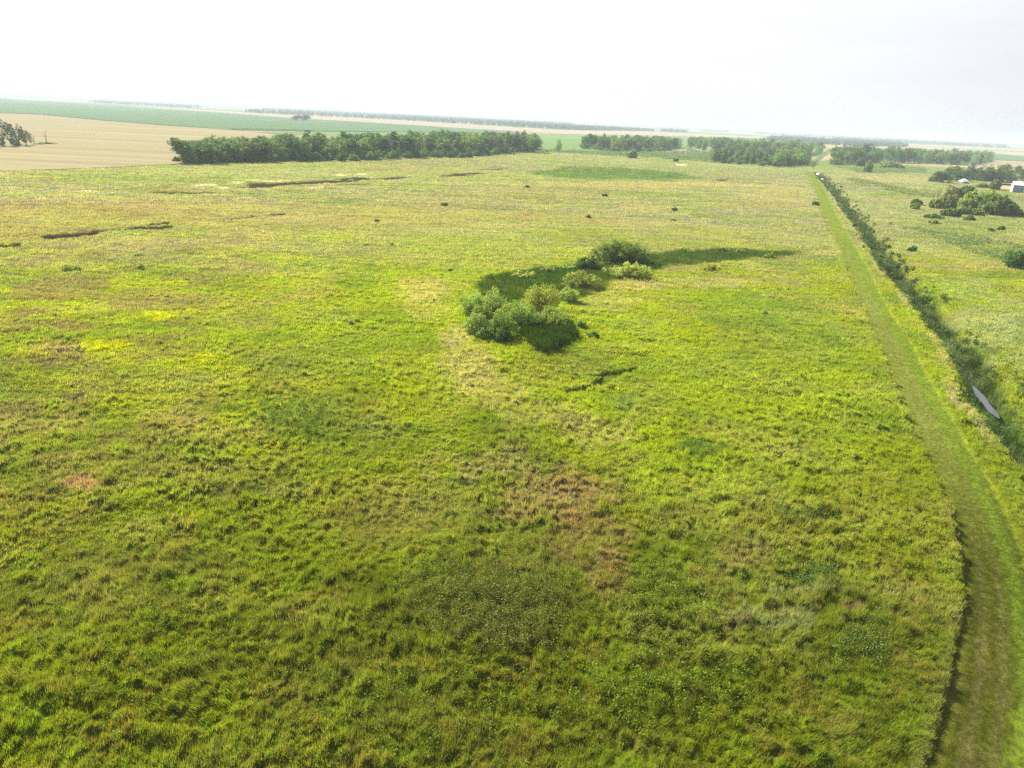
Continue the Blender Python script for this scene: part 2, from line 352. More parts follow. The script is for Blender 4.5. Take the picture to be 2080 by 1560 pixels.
def fields(x, y):
    """every ground layer at points x, y"""
    px, py = PX(x, y)
    o = {}
    inn = inpoly(x, y, TRK_POLY)
    dl, _, _ = pdist(x, y, TRK_L); dr, _, _ = pdist(x, y, TRK_R)
    wob = (fbm(x, y, 1.2, 40, 2) - .5) * 0.5
    s = np.where(inn, np.minimum(dl, dr), -np.minimum(dl, dr)) + wob
    o['track'] = sst(-0.15, 0.25, s)
    o['tl'] = dl; o['tw'] = dl + dr; o['inn'] = inn
    dd, sg, arc = pdist(x, y, DITCH); df, _, _ = pdist(x, y, DITCH_FAR)
    dd = np.minimum(dd + (fbm(x, y, 5, 11) - .5) * 1.6, df * 1.5 + 1)
    o['dd'] = dd; o['dsg'] = sg; o['darc'] = arc
    basin = poly_soft(x, y, BASIN, 1.4, 60)
    sedge = poly_soft(x, y, SEDGE, 1.3, 61)
    fur = np.zeros(x.shape); furd = np.zeros(x.shape)
    for i, (P, w, d) in enumerate(FURROWS):
        b0, b1 = P.min(0) - 12, P.max(0) + 12
        m = (x > b0[0]) & (x < b1[0]) & (y > b0[1]) & (y < b1[1])
        if m.any():
            q, _, _ = pdist(x[m], y[m], P)
            q = q + (fbm(x[m], y[m], w * 3, 70 + i) - .5) * w * 3.0
            v = sst(w * 1.3, w * 0.5, q)
            fur[m] = np.maximum(fur[m], v); furd[m] = np.maximum(furd[m], v * d)
    o['fur'] = fur; o['furd'] = furd; o['basin'] = basin; o['sedge'] = sedge
    o['dark'] = poly_soft(x, y, DARKFIELD, 5, 62) * (px > 900)
    # plant stand height
    bil = lambda s_, k_, o_: np.abs(2 * fbm(x, y, s_, k_, o_) - 1)
    st = 0.50 + 0.30 * (fbm(x, y, 7, 1, 2) - .5) + (1.08 * bil(1.15, 3, 3) + .62 * bil(.62, 5, 2)) * (.45 + .9 * vn(x, y, 8, 4)) * (.42 + .58 * sst(470, 900, py)) - .22 * (.42 + .58 * sst(470, 900, py))
    sw = fbm(x * 0.35 + y * 0.10, y * 1.4, 2.4, 8, 3)      # lodged swathes lying across the wind
    st = st + (sw - 0.5) * 0.7
    st = st + basin * 0.35 + sedge * 0.7
    bank = sst(4.5, 2.0, dd)
    st = st * (1 - 0.4 * bank) + .15 * sst(1.3, .2, dl) * (~inn)
    st = np.clip(st, 0.15, 2.2) * (1 - o['track']) * (1 - 0.8 * fur)
    st = st * sst(900, 700, np.hypot(x, y))
    for P in FARM: st = np.where(inpoly(x, y, P), 0, st)
    o['st'] = st; o['sw'] = sw
    z = (fbm(x, y, 60, 20, 2) - .5) * 0.5 + 0.66 * np.minimum(st, 1.6)
    z = z - 2.3 * sst(3.8, 1.0, dd) - furd * 0.6 - 0.35 * basin
    z = z + 0.03 * (vn(x, y, .5, 9) - .5)
    o['z'] = z * sst(6000, 900, np.hypot(x, y))
    # colour
    def mix(c, k, m):
        return c * (1 - m[..., None]) + np.asarray(k) * m[..., None]
    n1 = fbm(x, y, 38, 30, 3); n2 = fbm(x, y, 11, 31, 3); n3 = fbm(x, y, 3.0, 32, 2); n4 = fbm(x, y, 18, 33, 3)
    c = np.broadcast_to(YG, x.shape + (3,)).copy()
    c = mix(c, GR, sst(.45, .70, n2) * .75)
    c = mix(c, LIME, sst(.55, .75, n4) * .6)
    c = mix(c, BLUEG, sst(.60, .78, fbm(x, y, 7, 34, 3)) * .4)
    dryn = sst(.50, .72, fbm(x * .8, y, 9, 35, 4) * .6 + n1 * .4)
    c = mix(c, PINK, dryn * .48)
    c = mix(c, (.160, .138, .058), sst(900, 0, px) * sst(380, 480, py) * sst(1500, 900, py) * (.12 + .75 * sst(.42, .62, fbm(x, y, 6, 44, 4))))
    c = mix(c, OLIVE, sst(.55, .8, n3) * .22)
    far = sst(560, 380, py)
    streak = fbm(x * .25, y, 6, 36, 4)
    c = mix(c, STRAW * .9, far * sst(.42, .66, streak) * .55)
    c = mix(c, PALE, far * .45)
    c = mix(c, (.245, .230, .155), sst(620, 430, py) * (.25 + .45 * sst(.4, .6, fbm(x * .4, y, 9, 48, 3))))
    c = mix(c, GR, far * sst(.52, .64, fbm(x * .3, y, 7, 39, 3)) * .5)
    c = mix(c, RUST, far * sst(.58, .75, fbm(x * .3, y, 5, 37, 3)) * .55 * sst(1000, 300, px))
    # nearer sward ranker and deeper green; lens falloff also darkened into the colour
    c = mix(c, (0.088, 0.106, 0.005), sst(640, 1350, py) * (.5 + .45 * n2))
    c = mix(c, (.17, .15, .03), sst(900, 1200, py) * sst(.5, .7, fbm(x, y, 2.2, 45, 2)) * .45)
    c = mix(c, (.14, .20, .010), sst(900, 1200, py) * sst(.55, .7, fbm(x, y, 1.6, 46, 2)) * .5)
    for i, (cx, cy, rx, ry, k, a) in enumerate(PATCH):
        m = (np.abs(px - cx) < rx * 1.7) & (np.abs(py - cy) < ry * 1.7)
        if not m.any(): continue
        q = ((px[m] - cx) / rx) ** 2 + ((py[m] - cy) / ry) ** 2
        sz = max(1.0, rx * 0.05 * H * F / 1440 / max(12, (cy - 190 - .049 * cx)) * 6)
        q = q + (fbm(x[m], y[m], sz, 100 + i, 3) - .5) * 2.6
        mm = sst(1.3, .45, q) * a * (1 if a > .9 else .8)
        c[m] = c[m] * (1 - mm[:, None]) + np.asarray(k) * mm[:, None]
    c = mix(c, (0.075, 0.14, 0.022), o['dark'] * .85)
    c = mix(c, (0.040, 0.085, 0.004), basin * .95)
    c = mix(c, OLIVE * .8, basin * .4 * sst(.42, .62, fbm(x, y, 5, 41, 3)))
    c = mix(c, (.10, .15, .012), basin * .35 * sst(.55, .75, fbm(x, y, 4, 42, 3)))
    c = mix(c, (0.048, 0.095, 0.006), sedge * .9)
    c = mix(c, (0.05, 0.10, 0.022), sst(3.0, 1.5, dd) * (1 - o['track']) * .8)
    lb = sst(3.3, 4.0, dd) * sst(5.4, 4.4, dd) * (sg < 0) * sst(.35, .6, n2)
    c = mix(c, STRAW, lb * .7)
    edge = sst(1.1, .15, np.minimum(dl, 99)) * (~inn) * sst(520, 560, py)
    c = mix(c, PINK, edge * .2 * sst(.3, .6, n2))
    # mown track: tyre ruts worn and dry, bright regrowth between
    u = np.clip(dl / np.maximum(dl + dr, .1), 0, 1)
    tc = np.broadcast_to(np.array((0.150, 0.185, 0.022)), c.shape).copy()
    rut = np.exp(-((u - .30) / .055) ** 2) + np.exp(-((u - .52) / .055) ** 2)
    rut = np.clip(rut * (.45 + .8 * n2), 0, 1)
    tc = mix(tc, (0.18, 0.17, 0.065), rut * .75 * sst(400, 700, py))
    tc = mix(tc, (0.045, 0.050, 0.003), sst(800, 1200, py) * .85)  # near end darkened: lens falloff put into the track's colour
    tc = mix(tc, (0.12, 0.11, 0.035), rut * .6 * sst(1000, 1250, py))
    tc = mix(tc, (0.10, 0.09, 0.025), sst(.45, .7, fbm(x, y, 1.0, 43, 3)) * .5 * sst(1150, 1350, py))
    tc = mix(tc, (0.125, 0.185, 0.018), np.exp(-((u - .75) / .12) ** 2) * .6)
    tc = mix(tc, (0.20, 0.20, 0.035), np.exp(-((u - .08) / .06) ** 2) * .5)
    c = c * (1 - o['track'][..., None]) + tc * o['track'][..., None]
    c = mix(c, BROWN, sst(.2, .7, fur) * (py < 720) * .92)
    # beyond the meadow: distant farmland, pale ripening and green parcels
    r = np.hypot(x, y)
    fm = sst(650, 900, r)
    fc = mix(np.broadcast_to(np.array((0.16, 0.20, 0.07)), c.shape).copy(), (0.34, 0.28, 0.16), sst(.48, .56, vn(x * .4, y, 700, 50)))
    c = c * (1 - fm[..., None]) + fc * fm[..., None]
    o['c'] = c
    return o

# polar sheet: fine where it is seen close, coarse elsewhere
ang = np.concatenate([np.linspace(-180, -47, 40, endpoint=False), np.linspace(-47, 47, 1050), np.linspace(47, 180, 41)[1:]])
rad = np.concatenate([np.linspace(1, 17, 10), np.exp(np.arange(math.log(18), math.log(760), 0.0034)), np.exp(np.linspace(math.log(765), math.log(42000), 120))])
A, RR = np.meshgrid(np.radians(ang[:-1]), rad)
gx = (RR * np.sin(A)).ravel(); gy = (RR * np.cos(A)).ravel()
fl = fields(gx, gy)
na, nr = len(ang) - 1, len(rad)
ii = (np.arange(nr - 1)[:, None] * na + np.arange(na)[None]).ravel()
jj = (np.arange(nr - 1)[:, None] * na + (np.arange(na) + 1)[None] % na).ravel()
Fg = np.stack([ii, jj, jj + na, ii + na], 1)
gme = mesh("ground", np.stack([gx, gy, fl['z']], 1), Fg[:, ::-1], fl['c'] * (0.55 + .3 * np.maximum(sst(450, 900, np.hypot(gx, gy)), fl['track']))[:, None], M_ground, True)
ground = tag(link("ground", gme), "rough green meadow ground with a ditch along its right side", None, None, "structure")
del gx, gy, A, RR, Fg, fl

def Z(x, y):
    return float(fields(np.array([x]), np.array([y]))['z'][0])

# ------------------------------------------------------------------ fields, path, water
SLABS = {}
def slab(name, pts, z, mat, label, depth=0.6, jit=0.0):
    P = Gs(pts, z); SLABS[len(SLABS)] = P
    n = len(P)
    V = np.zeros((2 * n, 3)); V[:n, :2] = P; V[:n, 2] = z; V[n:, :2] = P; V[n:, 2] = z - depth
    me = bpy.data.meshes.new(name)
    me.from_pydata(V.tolist(), [], [list(range(n))] + [[i, i + n, (i + 1) % n + n, (i + 1) % n] for i in range(n)])
    me.materials.append(mat)
    return tag(link(name, me), label, None, None, "structure")
M_wheat = groundmat("ripe_wheat", False, (0.245, 0.210, 0.118), ((0.05, .16), (0.35, .08)), 0.0, 0.6, (0.06, 1, 1), angle=0.12)
M_beans = groundmat("green_crop", False, (0.092, 0.148, 0.070), ((0.02, .12), (0.2, .1)), 0.2, 0.3, (0.2, 1, 1), angle=0.3)
M_green2 = groundmat("light_green_crop", False, (0.13, 0.20, 0.065), ((0.03, .15),), 0.2, 0.3, (0.2, 1, 1))
M_strip = groundmat("dry_crop", False, (0.29, 0.24, 0.175), ((0.02, .08),), 0.0, 0.3, (0.2, 1, 1))
M_path = groundmat("dry_path", False, (0.42, 0.36, 0.26), ((0.4, .2),), 0.1, 1)
slab("wheat_field", [(-500, 362), (-200, 353), (0, 346), (130, 343), (250, 338), (352, 333), (368, 331), (420, 324), (520, 314), (640, 302), (730, 290), (760, 278), (562, 273), (467, 263.5), (340, 255), (200, 244), (80, 232.5), (0, 229.5), (-500, 203)], 0.62, M_wheat, "ripe tan wheat field beyond the meadow at the left")
slab("green_crop_field", [(-500, 201), (0, 228.6), (80, 231.6), (200, 243), (340, 254), (467, 262.8), (640, 265.8), (860, 268), (1072, 270.6), (983, 263.3), (780, 251.2), (594, 240.2), (446, 228.9), (340, 222.2), (180, 212), (0, 199), (-500, 173)], 0.9, M_beans, "long green crop field beyond the wheat", 0.9)
slab("pale_green_field", [(500, 267), (640, 267), (860, 269.3), (1072, 272), (1150, 273), (1322, 276), (1507, 280.5), (1560, 285), (1500, 296), (1400, 301), (1300, 304), (1160, 308), (1110, 304), (900, 296), (770, 279), (565, 272.2)], 0.55, M_green2, "pale green crop field behind the long wood")
slab("dry_field_strip", [(250, 214), (446, 224.5), (594, 234.5), (780, 243), (961, 253.5), (1150, 264.5), (1282, 267), (1467, 274.5), (1600, 281), (1507, 280), (1322, 275.6), (1150, 272.6), (1000, 264), (780, 250.6), (594, 239.6), (446, 228.3), (340, 221.6)], 0.8, M_strip, "pale dry field strip in front of the distant trees", 0.8)
slab("tan_field", [(1838, 296), (1990, 305), (2120, 311), (2120, 318), (2011, 309), (1838, 300.5)], 0.6, M_strip, "pale tan field at the far right")
slab("green_field_parcel", [(2008, 310.5), (2130, 321), (2130, 330), (2015, 324)], 0.6, M_beans, "narrow green field parcel at the far right")
slab("tan_field", [(2016, 326), (2150, 333), (2200, 352), (2060, 346), (2024, 338)], 0.6, M_wheat, "tan field behind the farmyard trees")
slab("pale_field_parcel", [(1640, 300), (1668, 303), (1674, 296.5), (1640, 295)], 0.5, M_green2, "small pale field seen between the woods")

def ribbon(name, P, w, z, mat, label, zf=None):
    P = smooth(P, 5)
    T = np.gradient(P, axis=0); T /= np.linalg.norm(T, axis=1)[:, None]
    N = np.stack([-T[:, 1], T[:, 0]], 1)
    w = np.broadcast_to(np.asarray(w, float), (len(P),)) if np.ndim(w) == 0 else np.interp(np.linspace(0, 1, len(P)), np.linspace(0, 1, len(w)), w)
    K = np.linspace(-.5, .5, 5)
    V = []
    for k in K:
        q = P + N * (w * k)[:, None]
        zz = fields(q[:, 0], q[:, 1])['z'] + z if zf is None else np.full(len(q), zf)
        V.append(np.column_stack([q, zz]))
    V = np.stack(V, 1).reshape(-1, 3); n = len(P)
    Fc = [[i * 5 + j, i * 5 + j + 1, (i + 1) * 5 + j + 1, (i + 1) * 5 + j] for i in range(n - 1) for j in range(4)]
    return tag(link(name, mesh(name, V, np.array(Fc), None, mat, True)), label, None, None, "structure")
ribbon("path", Gs([(1040, 308), (1150, 314), (1282, 323), (1414, 333), (1520, 340), (1584, 344), (1636, 347)]), 2.2, 0.14, M_path, "thin pale path along the far edge of the meadow")
mw, tw_, ow = newmat("ditch_water")
pw = nd(tw_, "ShaderNodeBsdfPrincipled"); pw.inputs["Base Color"].default_value = (0.05, 0.05, 0.055, 1); pw.inputs["Roughness"].default_value = 0.12; pw.inputs["Specular IOR Level"].default_value = 1.0
nw = nd(tw_, "ShaderNodeTexNoise"); nw.inputs["Scale"].default_value = 3; bw = nd(tw_, "ShaderNodeBump"); bw.inputs["Strength"].default_value = .15
tw_.links.new(nw.outputs[0], bw.inputs["Height"]); tw_.links.new(bw.outputs[0], pw.inputs["Normal"]); tw_.links.new(pw.outputs[0], ow.inputs[0])
wp = Gs([(1976, 783), (1988, 800), (2002, 818), (2016, 836), (2030, 850)], -1.0)
ribbon("ditch_water", wp, [.2, .6, 1.0, 1.15, .85, .95, 1.1, .7, .2], 0, mw, "short strip of open grey water in the ditch", zf=-1.0)

# ------------------------------------------------------------------ grass: one mesh of blades per stand
def blades(name, x, y, zb, h, rad_, nb, width, lean, col, seed, mat, seg=1, spread=.55, tipmix=None):
    rs = np.random.RandomState(seed)
    N = len(x); n = N * nb
    X = np.repeat(x, nb); Y = np.repeat(y, nb); ZB = np.repeat(zb, nb); Hh = np.repeat(h, nb); RD = np.repeat(rad_, nb)
    LX = np.repeat(lean[0], nb); LY = np.repeat(lean[1], nb)
    a = rs.rand(n) * 6.2832; q = np.sqrt(rs.rand(n))
    ox, oy = np.cos(a) * q, np.sin(a) * q
    Hh = Hh * (.65 + .55 * rs.rand(n)) * (1 - .25 * q * q)
    bx = X + ox * RD; by = Y + oy * RD
    dx = ox * spread * rs.rand(n) + LX + rs.randn(n) * .18; dy = oy * spread * rs.rand(n) + LY + rs.randn(n) * .18
    ta = rs.rand(n) * 3.1416
    wv = np.repeat(np.broadcast_to(width, (N,)), nb) * (.7 + .6 * rs.rand(n))
    wx, wy = np.cos(ta) * wv * .5, np.sin(ta) * wv * .5
    nrm = np.sqrt(1 + dx * dx + dy * dy) ** .6
    tx = bx + dx * Hh / nrm; ty = by + dy * Hh / nrm; tz = ZB + Hh / nrm
    b0 = np.stack([bx - wx, by - wy, ZB - .05], 1); b1 = np.stack([bx + wx, by + wy, ZB - .05], 1)
    tp = np.stack([tx, ty, tz], 1)
    bv = .22 if seed < 43 else .12
    cc = np.repeat(col, nb, 0) * (1 - bv + 2 * bv * rs.rand(n))[:, None]
    if tipmix is not None:
        k = (rs.rand(n) < np.repeat(tipmix, nb))[:, None]
        cc = np.where(k, cc * .35 + STRAW * .6, cc)
    if seg == 1:
        V = np.stack([b0, b1, tp], 1).reshape(-1, 3)
        Fc = np.arange(3 * n).reshape(-1, 3); CC = np.repeat(cc, 3, 0)
    else:
        mx = bx + (tx - bx) * .38; my = by + (ty - by) * .38; mz = ZB + (tz - ZB) * .62
        m0 = np.stack([mx - wx * .8, my - wy * .8, mz], 1); m1 = np.stack([mx + wx * .8, my + wy * .8, mz], 1)
        V = np.stack([b0, b1, m0, m1, tp], 1).reshape(-1, 3)
        o = np.arange(n)[:, None] * 5
        Fc = np.concatenate([o + np.array([[0, 1, 3]]), o + np.array([[0, 3, 2]]), o + np.array([[2, 3, 4]])]); CC = np.repeat(cc, 5, 0)
    return V, Fc, CC

def join(parts):
    Vs, Fs, Cs, o = [], [], [], 0
    for v, f, c in parts:
        Vs.append(v); Fs.append(f + o); Cs.append(c); o += len(v)
    return np.concatenate(Vs), np.concatenate(Fs), np.concatenate(Cs)

def scatter(r0, r1, dens, seed, a0=-43, a1=43):
    rs = np.random.RandomState(seed)
    n = int(math.radians(a1 - a0) / 2 * (r1 * r1 - r0 * r0) * dens)
    r = np.sqrt(r0 * r0 + rs.rand(n) * (r1 * r1 - r0 * r0)); a = np.radians(a0 + rs.rand(n) * (a1 - a0))
    x, y = r * np.sin(a), r * np.cos(a)
    px, py = PX(x, y)
    k = (px > -60) & (px < 2140) & (py < 1640)
    return x[k], y[k]

parts, mown, reeds = [], [], []
LOD = [(20, 52, 34, 12, .030, .17, 1), (52, 85, 20, 10, .045, .22, 1), (85, 150, 8, 10, .075, .36, 1), (150, 260, 2.8, 9, .13, .62, 1), (260, 480, .75, 9, .24, 1.15, 1), (480, 1000, .16, 9, .5, 2.3, 1)]
for li, (r0, r1, dens, nb, wd, rd, sg_) in enumerate(LOD):
    x, y = scatter(r0, r1, dens, 500 + li)
    f = fields(x, y)
    rs = np.random.RandomState(900 + li)
    k = (f['track'] < .5) & (f['fur'] < .3) & (f['dd'] > 1.6)
    px, py = PX(x, y)
    for nm_ in SLABS: k &= ~inpoly(x, y, SLABS[nm_])
    x, y = x[k], y[k]; f = {q: v[k] for q, v in f.items() if isinstance(v, np.ndarray)}
    # clumps: a few tussocks stand well above the sward, and there are hollows
    cl = vn(x, y, .8, 77) * .65 + vn(x, y, 2.2, 78) * .35
    h = (.16 + .28 * f['st']) * (.45 + .9 * cl) * (.7 + .6 * rs.rand(len(x)))
    h = np.clip(h, .08, .8) * (1 + .35 * sst(60, 200, np.hypot(x, y)))
    la = 0.5 + (fbm(x, y, 9, 80, 3) - .5) * 11.0
    lm = .10 + .55 * sst(.48, .75, fbm(x, y, 2.6, 81, 3))
    lm = lm * (1 - .8 * np.maximum(f['basin'], f['sedge']))
    tm = np.clip(.05 + .25 * sst(.5, .7, fbm(x, y, 8, 82, 2)), 0, 1) * (1 - np.maximum(f['basin'], f['sedge']))
    vr = (.34, .34, .30, .2, .15, .12)[li]
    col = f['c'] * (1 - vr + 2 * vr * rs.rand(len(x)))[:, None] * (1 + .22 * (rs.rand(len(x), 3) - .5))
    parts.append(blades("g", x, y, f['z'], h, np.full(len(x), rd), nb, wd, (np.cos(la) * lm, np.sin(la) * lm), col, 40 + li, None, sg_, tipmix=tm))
    if li < 4:
        x, y = scatter(r0, r1, dens * (1.2 if li < 3 else .6), 700 + li, 8, 43)
        f = fields(x, y); k = f['track'] > .6
        x, y = x[k], y[k]
        mown.append(blades("m", x, y, f['z'][k], np.full(len(x), .11 + .03 * li), np.full(len(x), rd), nb, wd * .9, (np.zeros(len(x)), np.zeros(len(x))), f['c'][k] * (.6 + .6 * np.random.RandomState(li).rand(len(x)))[:, None], 60 + li, None, 1, spread=1.4))
V, Fc, CC = join(parts)
tag(link("meadow_grass", mesh("meadow_grass", V, Fc, CC, M_grass)), "tall tussocky yellow-green grass covering the meadow", "grass", None, "stuff")
print("grass tris", len(Fc))
V, Fc, CC = join(mown)
tag(link("mown_grass", mesh("mown_grass", V, Fc, CC, M_grass)), "short mown grass on the curving track", "grass", None, "stuff")
del parts, mown, V, Fc, CC

# reeds and sedge: taller, darker blades in the basin, the sedge bed and the ditch
def poly_scatter(P, dens, seed):
    rs = np.random.RandomState(seed); b0, b1 = P.min(0), P.max(0)
    n = int((b1 - b0).prod() * dens)
    x = b0[0] + rs.rand(n) * (b1[0] - b0[0]); y = b0[1] + rs.rand(n) * (b1[1] - b0[1])
    k = inpoly(x, y, P)
    return x[k], y[k]
rp = []
x, y = poly_scatter(BASIN, 3.2, 5)
k = vn(x, y, 6, 90) > .2
x, y = x[k], y[k]; n = len(x); f = fields(x, y); rs = np.random.RandomState(3)
col = f['c'] * np.array((.85, .95, .8)) * (.75 + .5 * rs.rand(n))[:, None]
rp.append(blades("r", x, y, f['z'], .5 + 1.0 * vn(x, y, 2.2, 91), np.full(n, .4), 12, .06, (np.full(n, .05), np.zeros(n)), col, 71, None, 1, spread=.35, tipmix=np.full(n, .08)))
x, y = poly_scatter(SEDGE, 9, 6); n = len(x); f = fields(x, y)
k = vn(x, y, 1.5, 98) > .25; x, y = x[k], y[k]; n = len(x); f = fields(x, y); k2 = (f["sedge"] > .3); x, y = x[k2], y[k2]; n = len(x); f = fields(x, y)
col = np.array((.050, .098, .006)) * (.5 + .5 * rs.rand(n))[:, None]
rp.append(blades("r", x, y, f['z'], 1.2 + .8 * vn(x, y, 1.2, 92), np.full(n, .3), 14, .04, (np.full(n, -.1), np.full(n, .0)), col, 72, None, 2, spread=.4))
# ditch: clumps of reed, nettle and willowherb of changing colour along its length
DP = DITCH; seglen = np.r_[0, np.cumsum(np.linalg.norm(np.diff(DP, axis=0), axis=1))]
n = int(seglen[-1] * 26)
t = rs.rand(n) * seglen[-1]; off = (rs.randn(n) * 1.35 - .5) * (.45 + 1.1 * vn(t, t * 0, 9, 96))
cx = np.interp(t, seglen, DP[:, 0]); cy = np.interp(t, seglen, DP[:, 1])
tx = np.interp(t + .5, seglen, DP[:, 0]) - cx; ty = np.interp(t + .5, seglen, DP[:, 1]) - cy
tl = np.hypot(tx, ty) + 1e-6
x = cx - ty / tl * off; y = cy + tx / tl * off
px, py = PX(x, y, -1.0)
k = ~((px > 1978) & (px < 2032) & (py > 790) & (py < 852) & (np.abs(px - (1984 + (py - 795) * .82)) < 5 + 3 * vn(py, py * 0, 9, 2))) & (px < 2200) & (np.abs(off) < 3.6)
k &= vn(t, t * 0, 5, 93) > .12
x, y, t, off = x[k], y[k], t[k], off[k]; n = len(x); f = fields(x, y)
kk = vn(t, t * 0, 11, 94)
kd = vn(t, off, 2.5, 95)
col = np.where((kk > .6)[:, None], np.array((.045, .095, .008)), np.where((kd > .72)[:, None], np.array((.11, .145, .045)), np.array((.045, .068, .008))))
col = col * (.7 + .6 * rs.rand(n))[:, None]
far_ = np.clip(np.hypot(x, y) / 120, .8, 2.4)
hh = (.7 + 1.2 * kd) * (.7 + .5 * rs.rand(n))
rp.append(blades("r", x, y, f['z'], hh, .35 + .1 * far_, 12, .06 * far_, (np.cos(kd * 9) * .5, np.sin(kd * 9) * .5), col, 73, None, 1, spread=1.1))
V, Fc, CC = join(rp)
tag(link("reeds", mesh("reeds", V, Fc, CC, M_reed)), "dark green reeds and sedge filling the marshy hollow and the ditch", "reeds", None, "stuff")

# broad-leaved dark weeds, loose leaf clusters
def leafcloud(P, rl, n_per, size, col, seed, flat=.7, outw=None, updir=.3):
    """P (k,3) cluster centres, rl radius per cluster -> quads"""
    rs = np.random.RandomState(seed); k = len(P); n = k * n_per
    c = np.repeat(P, n_per, 0); r = np.repeat(np.broadcast_to(rl, (k,)), n_per)
    d = rs.randn(n, 3); d /= np.linalg.norm(d, axis=1)[:, None]
    rr = r * rs.rand(n) ** .45
    p = c + d * rr[:, None] * np.array((1, 1, flat))
    nn = rs.randn(n, 3) * .75 + d * .8; nn[:, 2] += updir
    nn /= np.linalg.norm(nn, axis=1)[:, None]
    u = np.cross(nn, rs.randn(n, 3)); u /= np.linalg.norm(u, axis=1)[:, None]
    v = np.cross(nn, u)
    s = (size * (.6 + .8 * rs.rand(n)))[:, None] if np.ndim(size) == 0 else (np.repeat(size, n_per) * (.6 + .8 * rs.rand(n)))[:, None]
    V = np.stack([p - u * s * .5, p + v * s * .36, p + u * s * .5, p - v * s * .36], 1).reshape(-1, 3)
    Fc = np.arange(4 * n).reshape(-1, 4)
    cc = np.repeat(np.broadcast_to(col, (k, 3)), n_per, 0) * (.8 + .4 * rs.rand(n))[:, None]
    return V, Fc, np.repeat(cc, 4, 0)
wp_ = []
rs = np.random.RandomState(12)
for (cx, cy, rx, ry, num, colr, sz) in [(1000, 1225, 170, 85, 620, (.105, .125, .016), .10), (1045, 1300, 100, 40, 200, (.11, .12, .018), .10), (1345, 1240, 110, 80, 130, (.12, .15, .008), .11), (1645, 1185, 40, 14, 50, (.06, .10, .014), .12),
                                        (600, 860, 90, 45, 200, (.12, .18, .016), .12), (1410, 922, 40, 18, 40, (.09, .15, .014), .12), (1745, 1320, 60, 40, 50, (.08, .12, .018), .11), (1640, 1060, 60, 20, 40, (.07, .11, .016), .11), (280, 1300, 260, 160, 110, (.095, .13, .007), .11), (900, 1440, 300, 100, 120, (.09, .12, .007), .11), (1330, 1420, 160, 80, 120, (.10, .14, .008), .11)]:
    px = cx + rs.randn(num) * rx * .55; py = cy + rs.randn(num) * ry * .55
    g = np.array([G(a, b) for a, b in zip(px, py)]); f = fields(g[:, 0], g[:, 1]); k = f['track'] < .1; g = g[k]
    P = np.column_stack([g, f['z'][k] + .35 + .25 * rs.rand(len(g))])
    wp_.append(leafcloud(P, .32 + .22 * rs.rand(len(P)), 46, sz, np.array(colr), 13 + len(wp_), .9))
# nettle, willowherb and briar heads along the ditch
n = int(seglen[-1] * 8); t = rs.rand(n) * seglen[-1]; off = rs.randn(n) * 1.6 - .4
cx = np.interp(t, seglen, DP[:, 0]); cy = np.interp(t, seglen, DP[:, 1]); tx = np.interp(t + .5, seglen, DP[:, 0]) - cx; ty = np.interp(t + .5, seglen, DP[:, 1]) - cy; tl = np.hypot(tx, ty) + 1e-6
x = cx - ty / tl * off; y = cy + tx / tl * off; px, py = PX(x, y, -1.0)
k = (vn(t, off, 4.5, 97) > .42) & ~((px > 1972) & (px < 2038) & (py > 785) & (py < 855)) & (px < 2180)
x, y = x[k], y[k]; f = fields(x, y); n = len(x)
for ci, cc_ in enumerate([(.035, .062, .010), (.10, .145, .05), (.060, .10, .014)]):
    m = (np.arange(n) % 3 == ci) if ci else (vn(x, y, 3, 99) > .45)
    P = np.column_stack([x[m], y[m], f['z'][m] + .4 + 1.0 * vn(x[m], y[m], 2.5, 100) * rs.rand(m.sum())])
    if len(P): wp_.append(leafcloud(P, .45 + .4 * rs.rand(len(P)), 40, .14 * np.clip(np.hypot(P[:, 0], P[:, 1]) / 90, .8, 2.4), np.array(cc_), 600 + ci, .9))
V, Fc, CC = join(wp_)
tag(link("weeds", mesh("weeds", V, Fc, CC, M_reed)), "dark broad-leaved weeds growing in patches through the meadow", "weeds", None, "stuff")

# ------------------------------------------------------------------ trees and shrubs
def tube(pts, radii, k=6):
    pts = np.asarray(pts, float); V = []; Fc = []
    for i, p in enumerate(pts):
        d = pts[min(i + 1, len(pts) - 1)] - pts[max(i - 1, 0)]; d /= np.linalg.norm(d) + 1e-9
        u = np.cross(d, (0.3, 1, 0.1)); u /= np.linalg.norm(u); v = np.cross(d, u)
        for j in range(k):
            a = 6.2832 * j / k; V.append(p + radii[i] * (math.cos(a) * u + math.sin(a) * v))
    for i in range(len(pts) - 1):
        for j in range(k):
            Fc.append([i * k + j, i * k + (j + 1) % k, (i + 1) * k + (j + 1) % k, (i + 1) * k + j])
    return np.array(V), np.array(Fc), np.ones((len(V), 3))

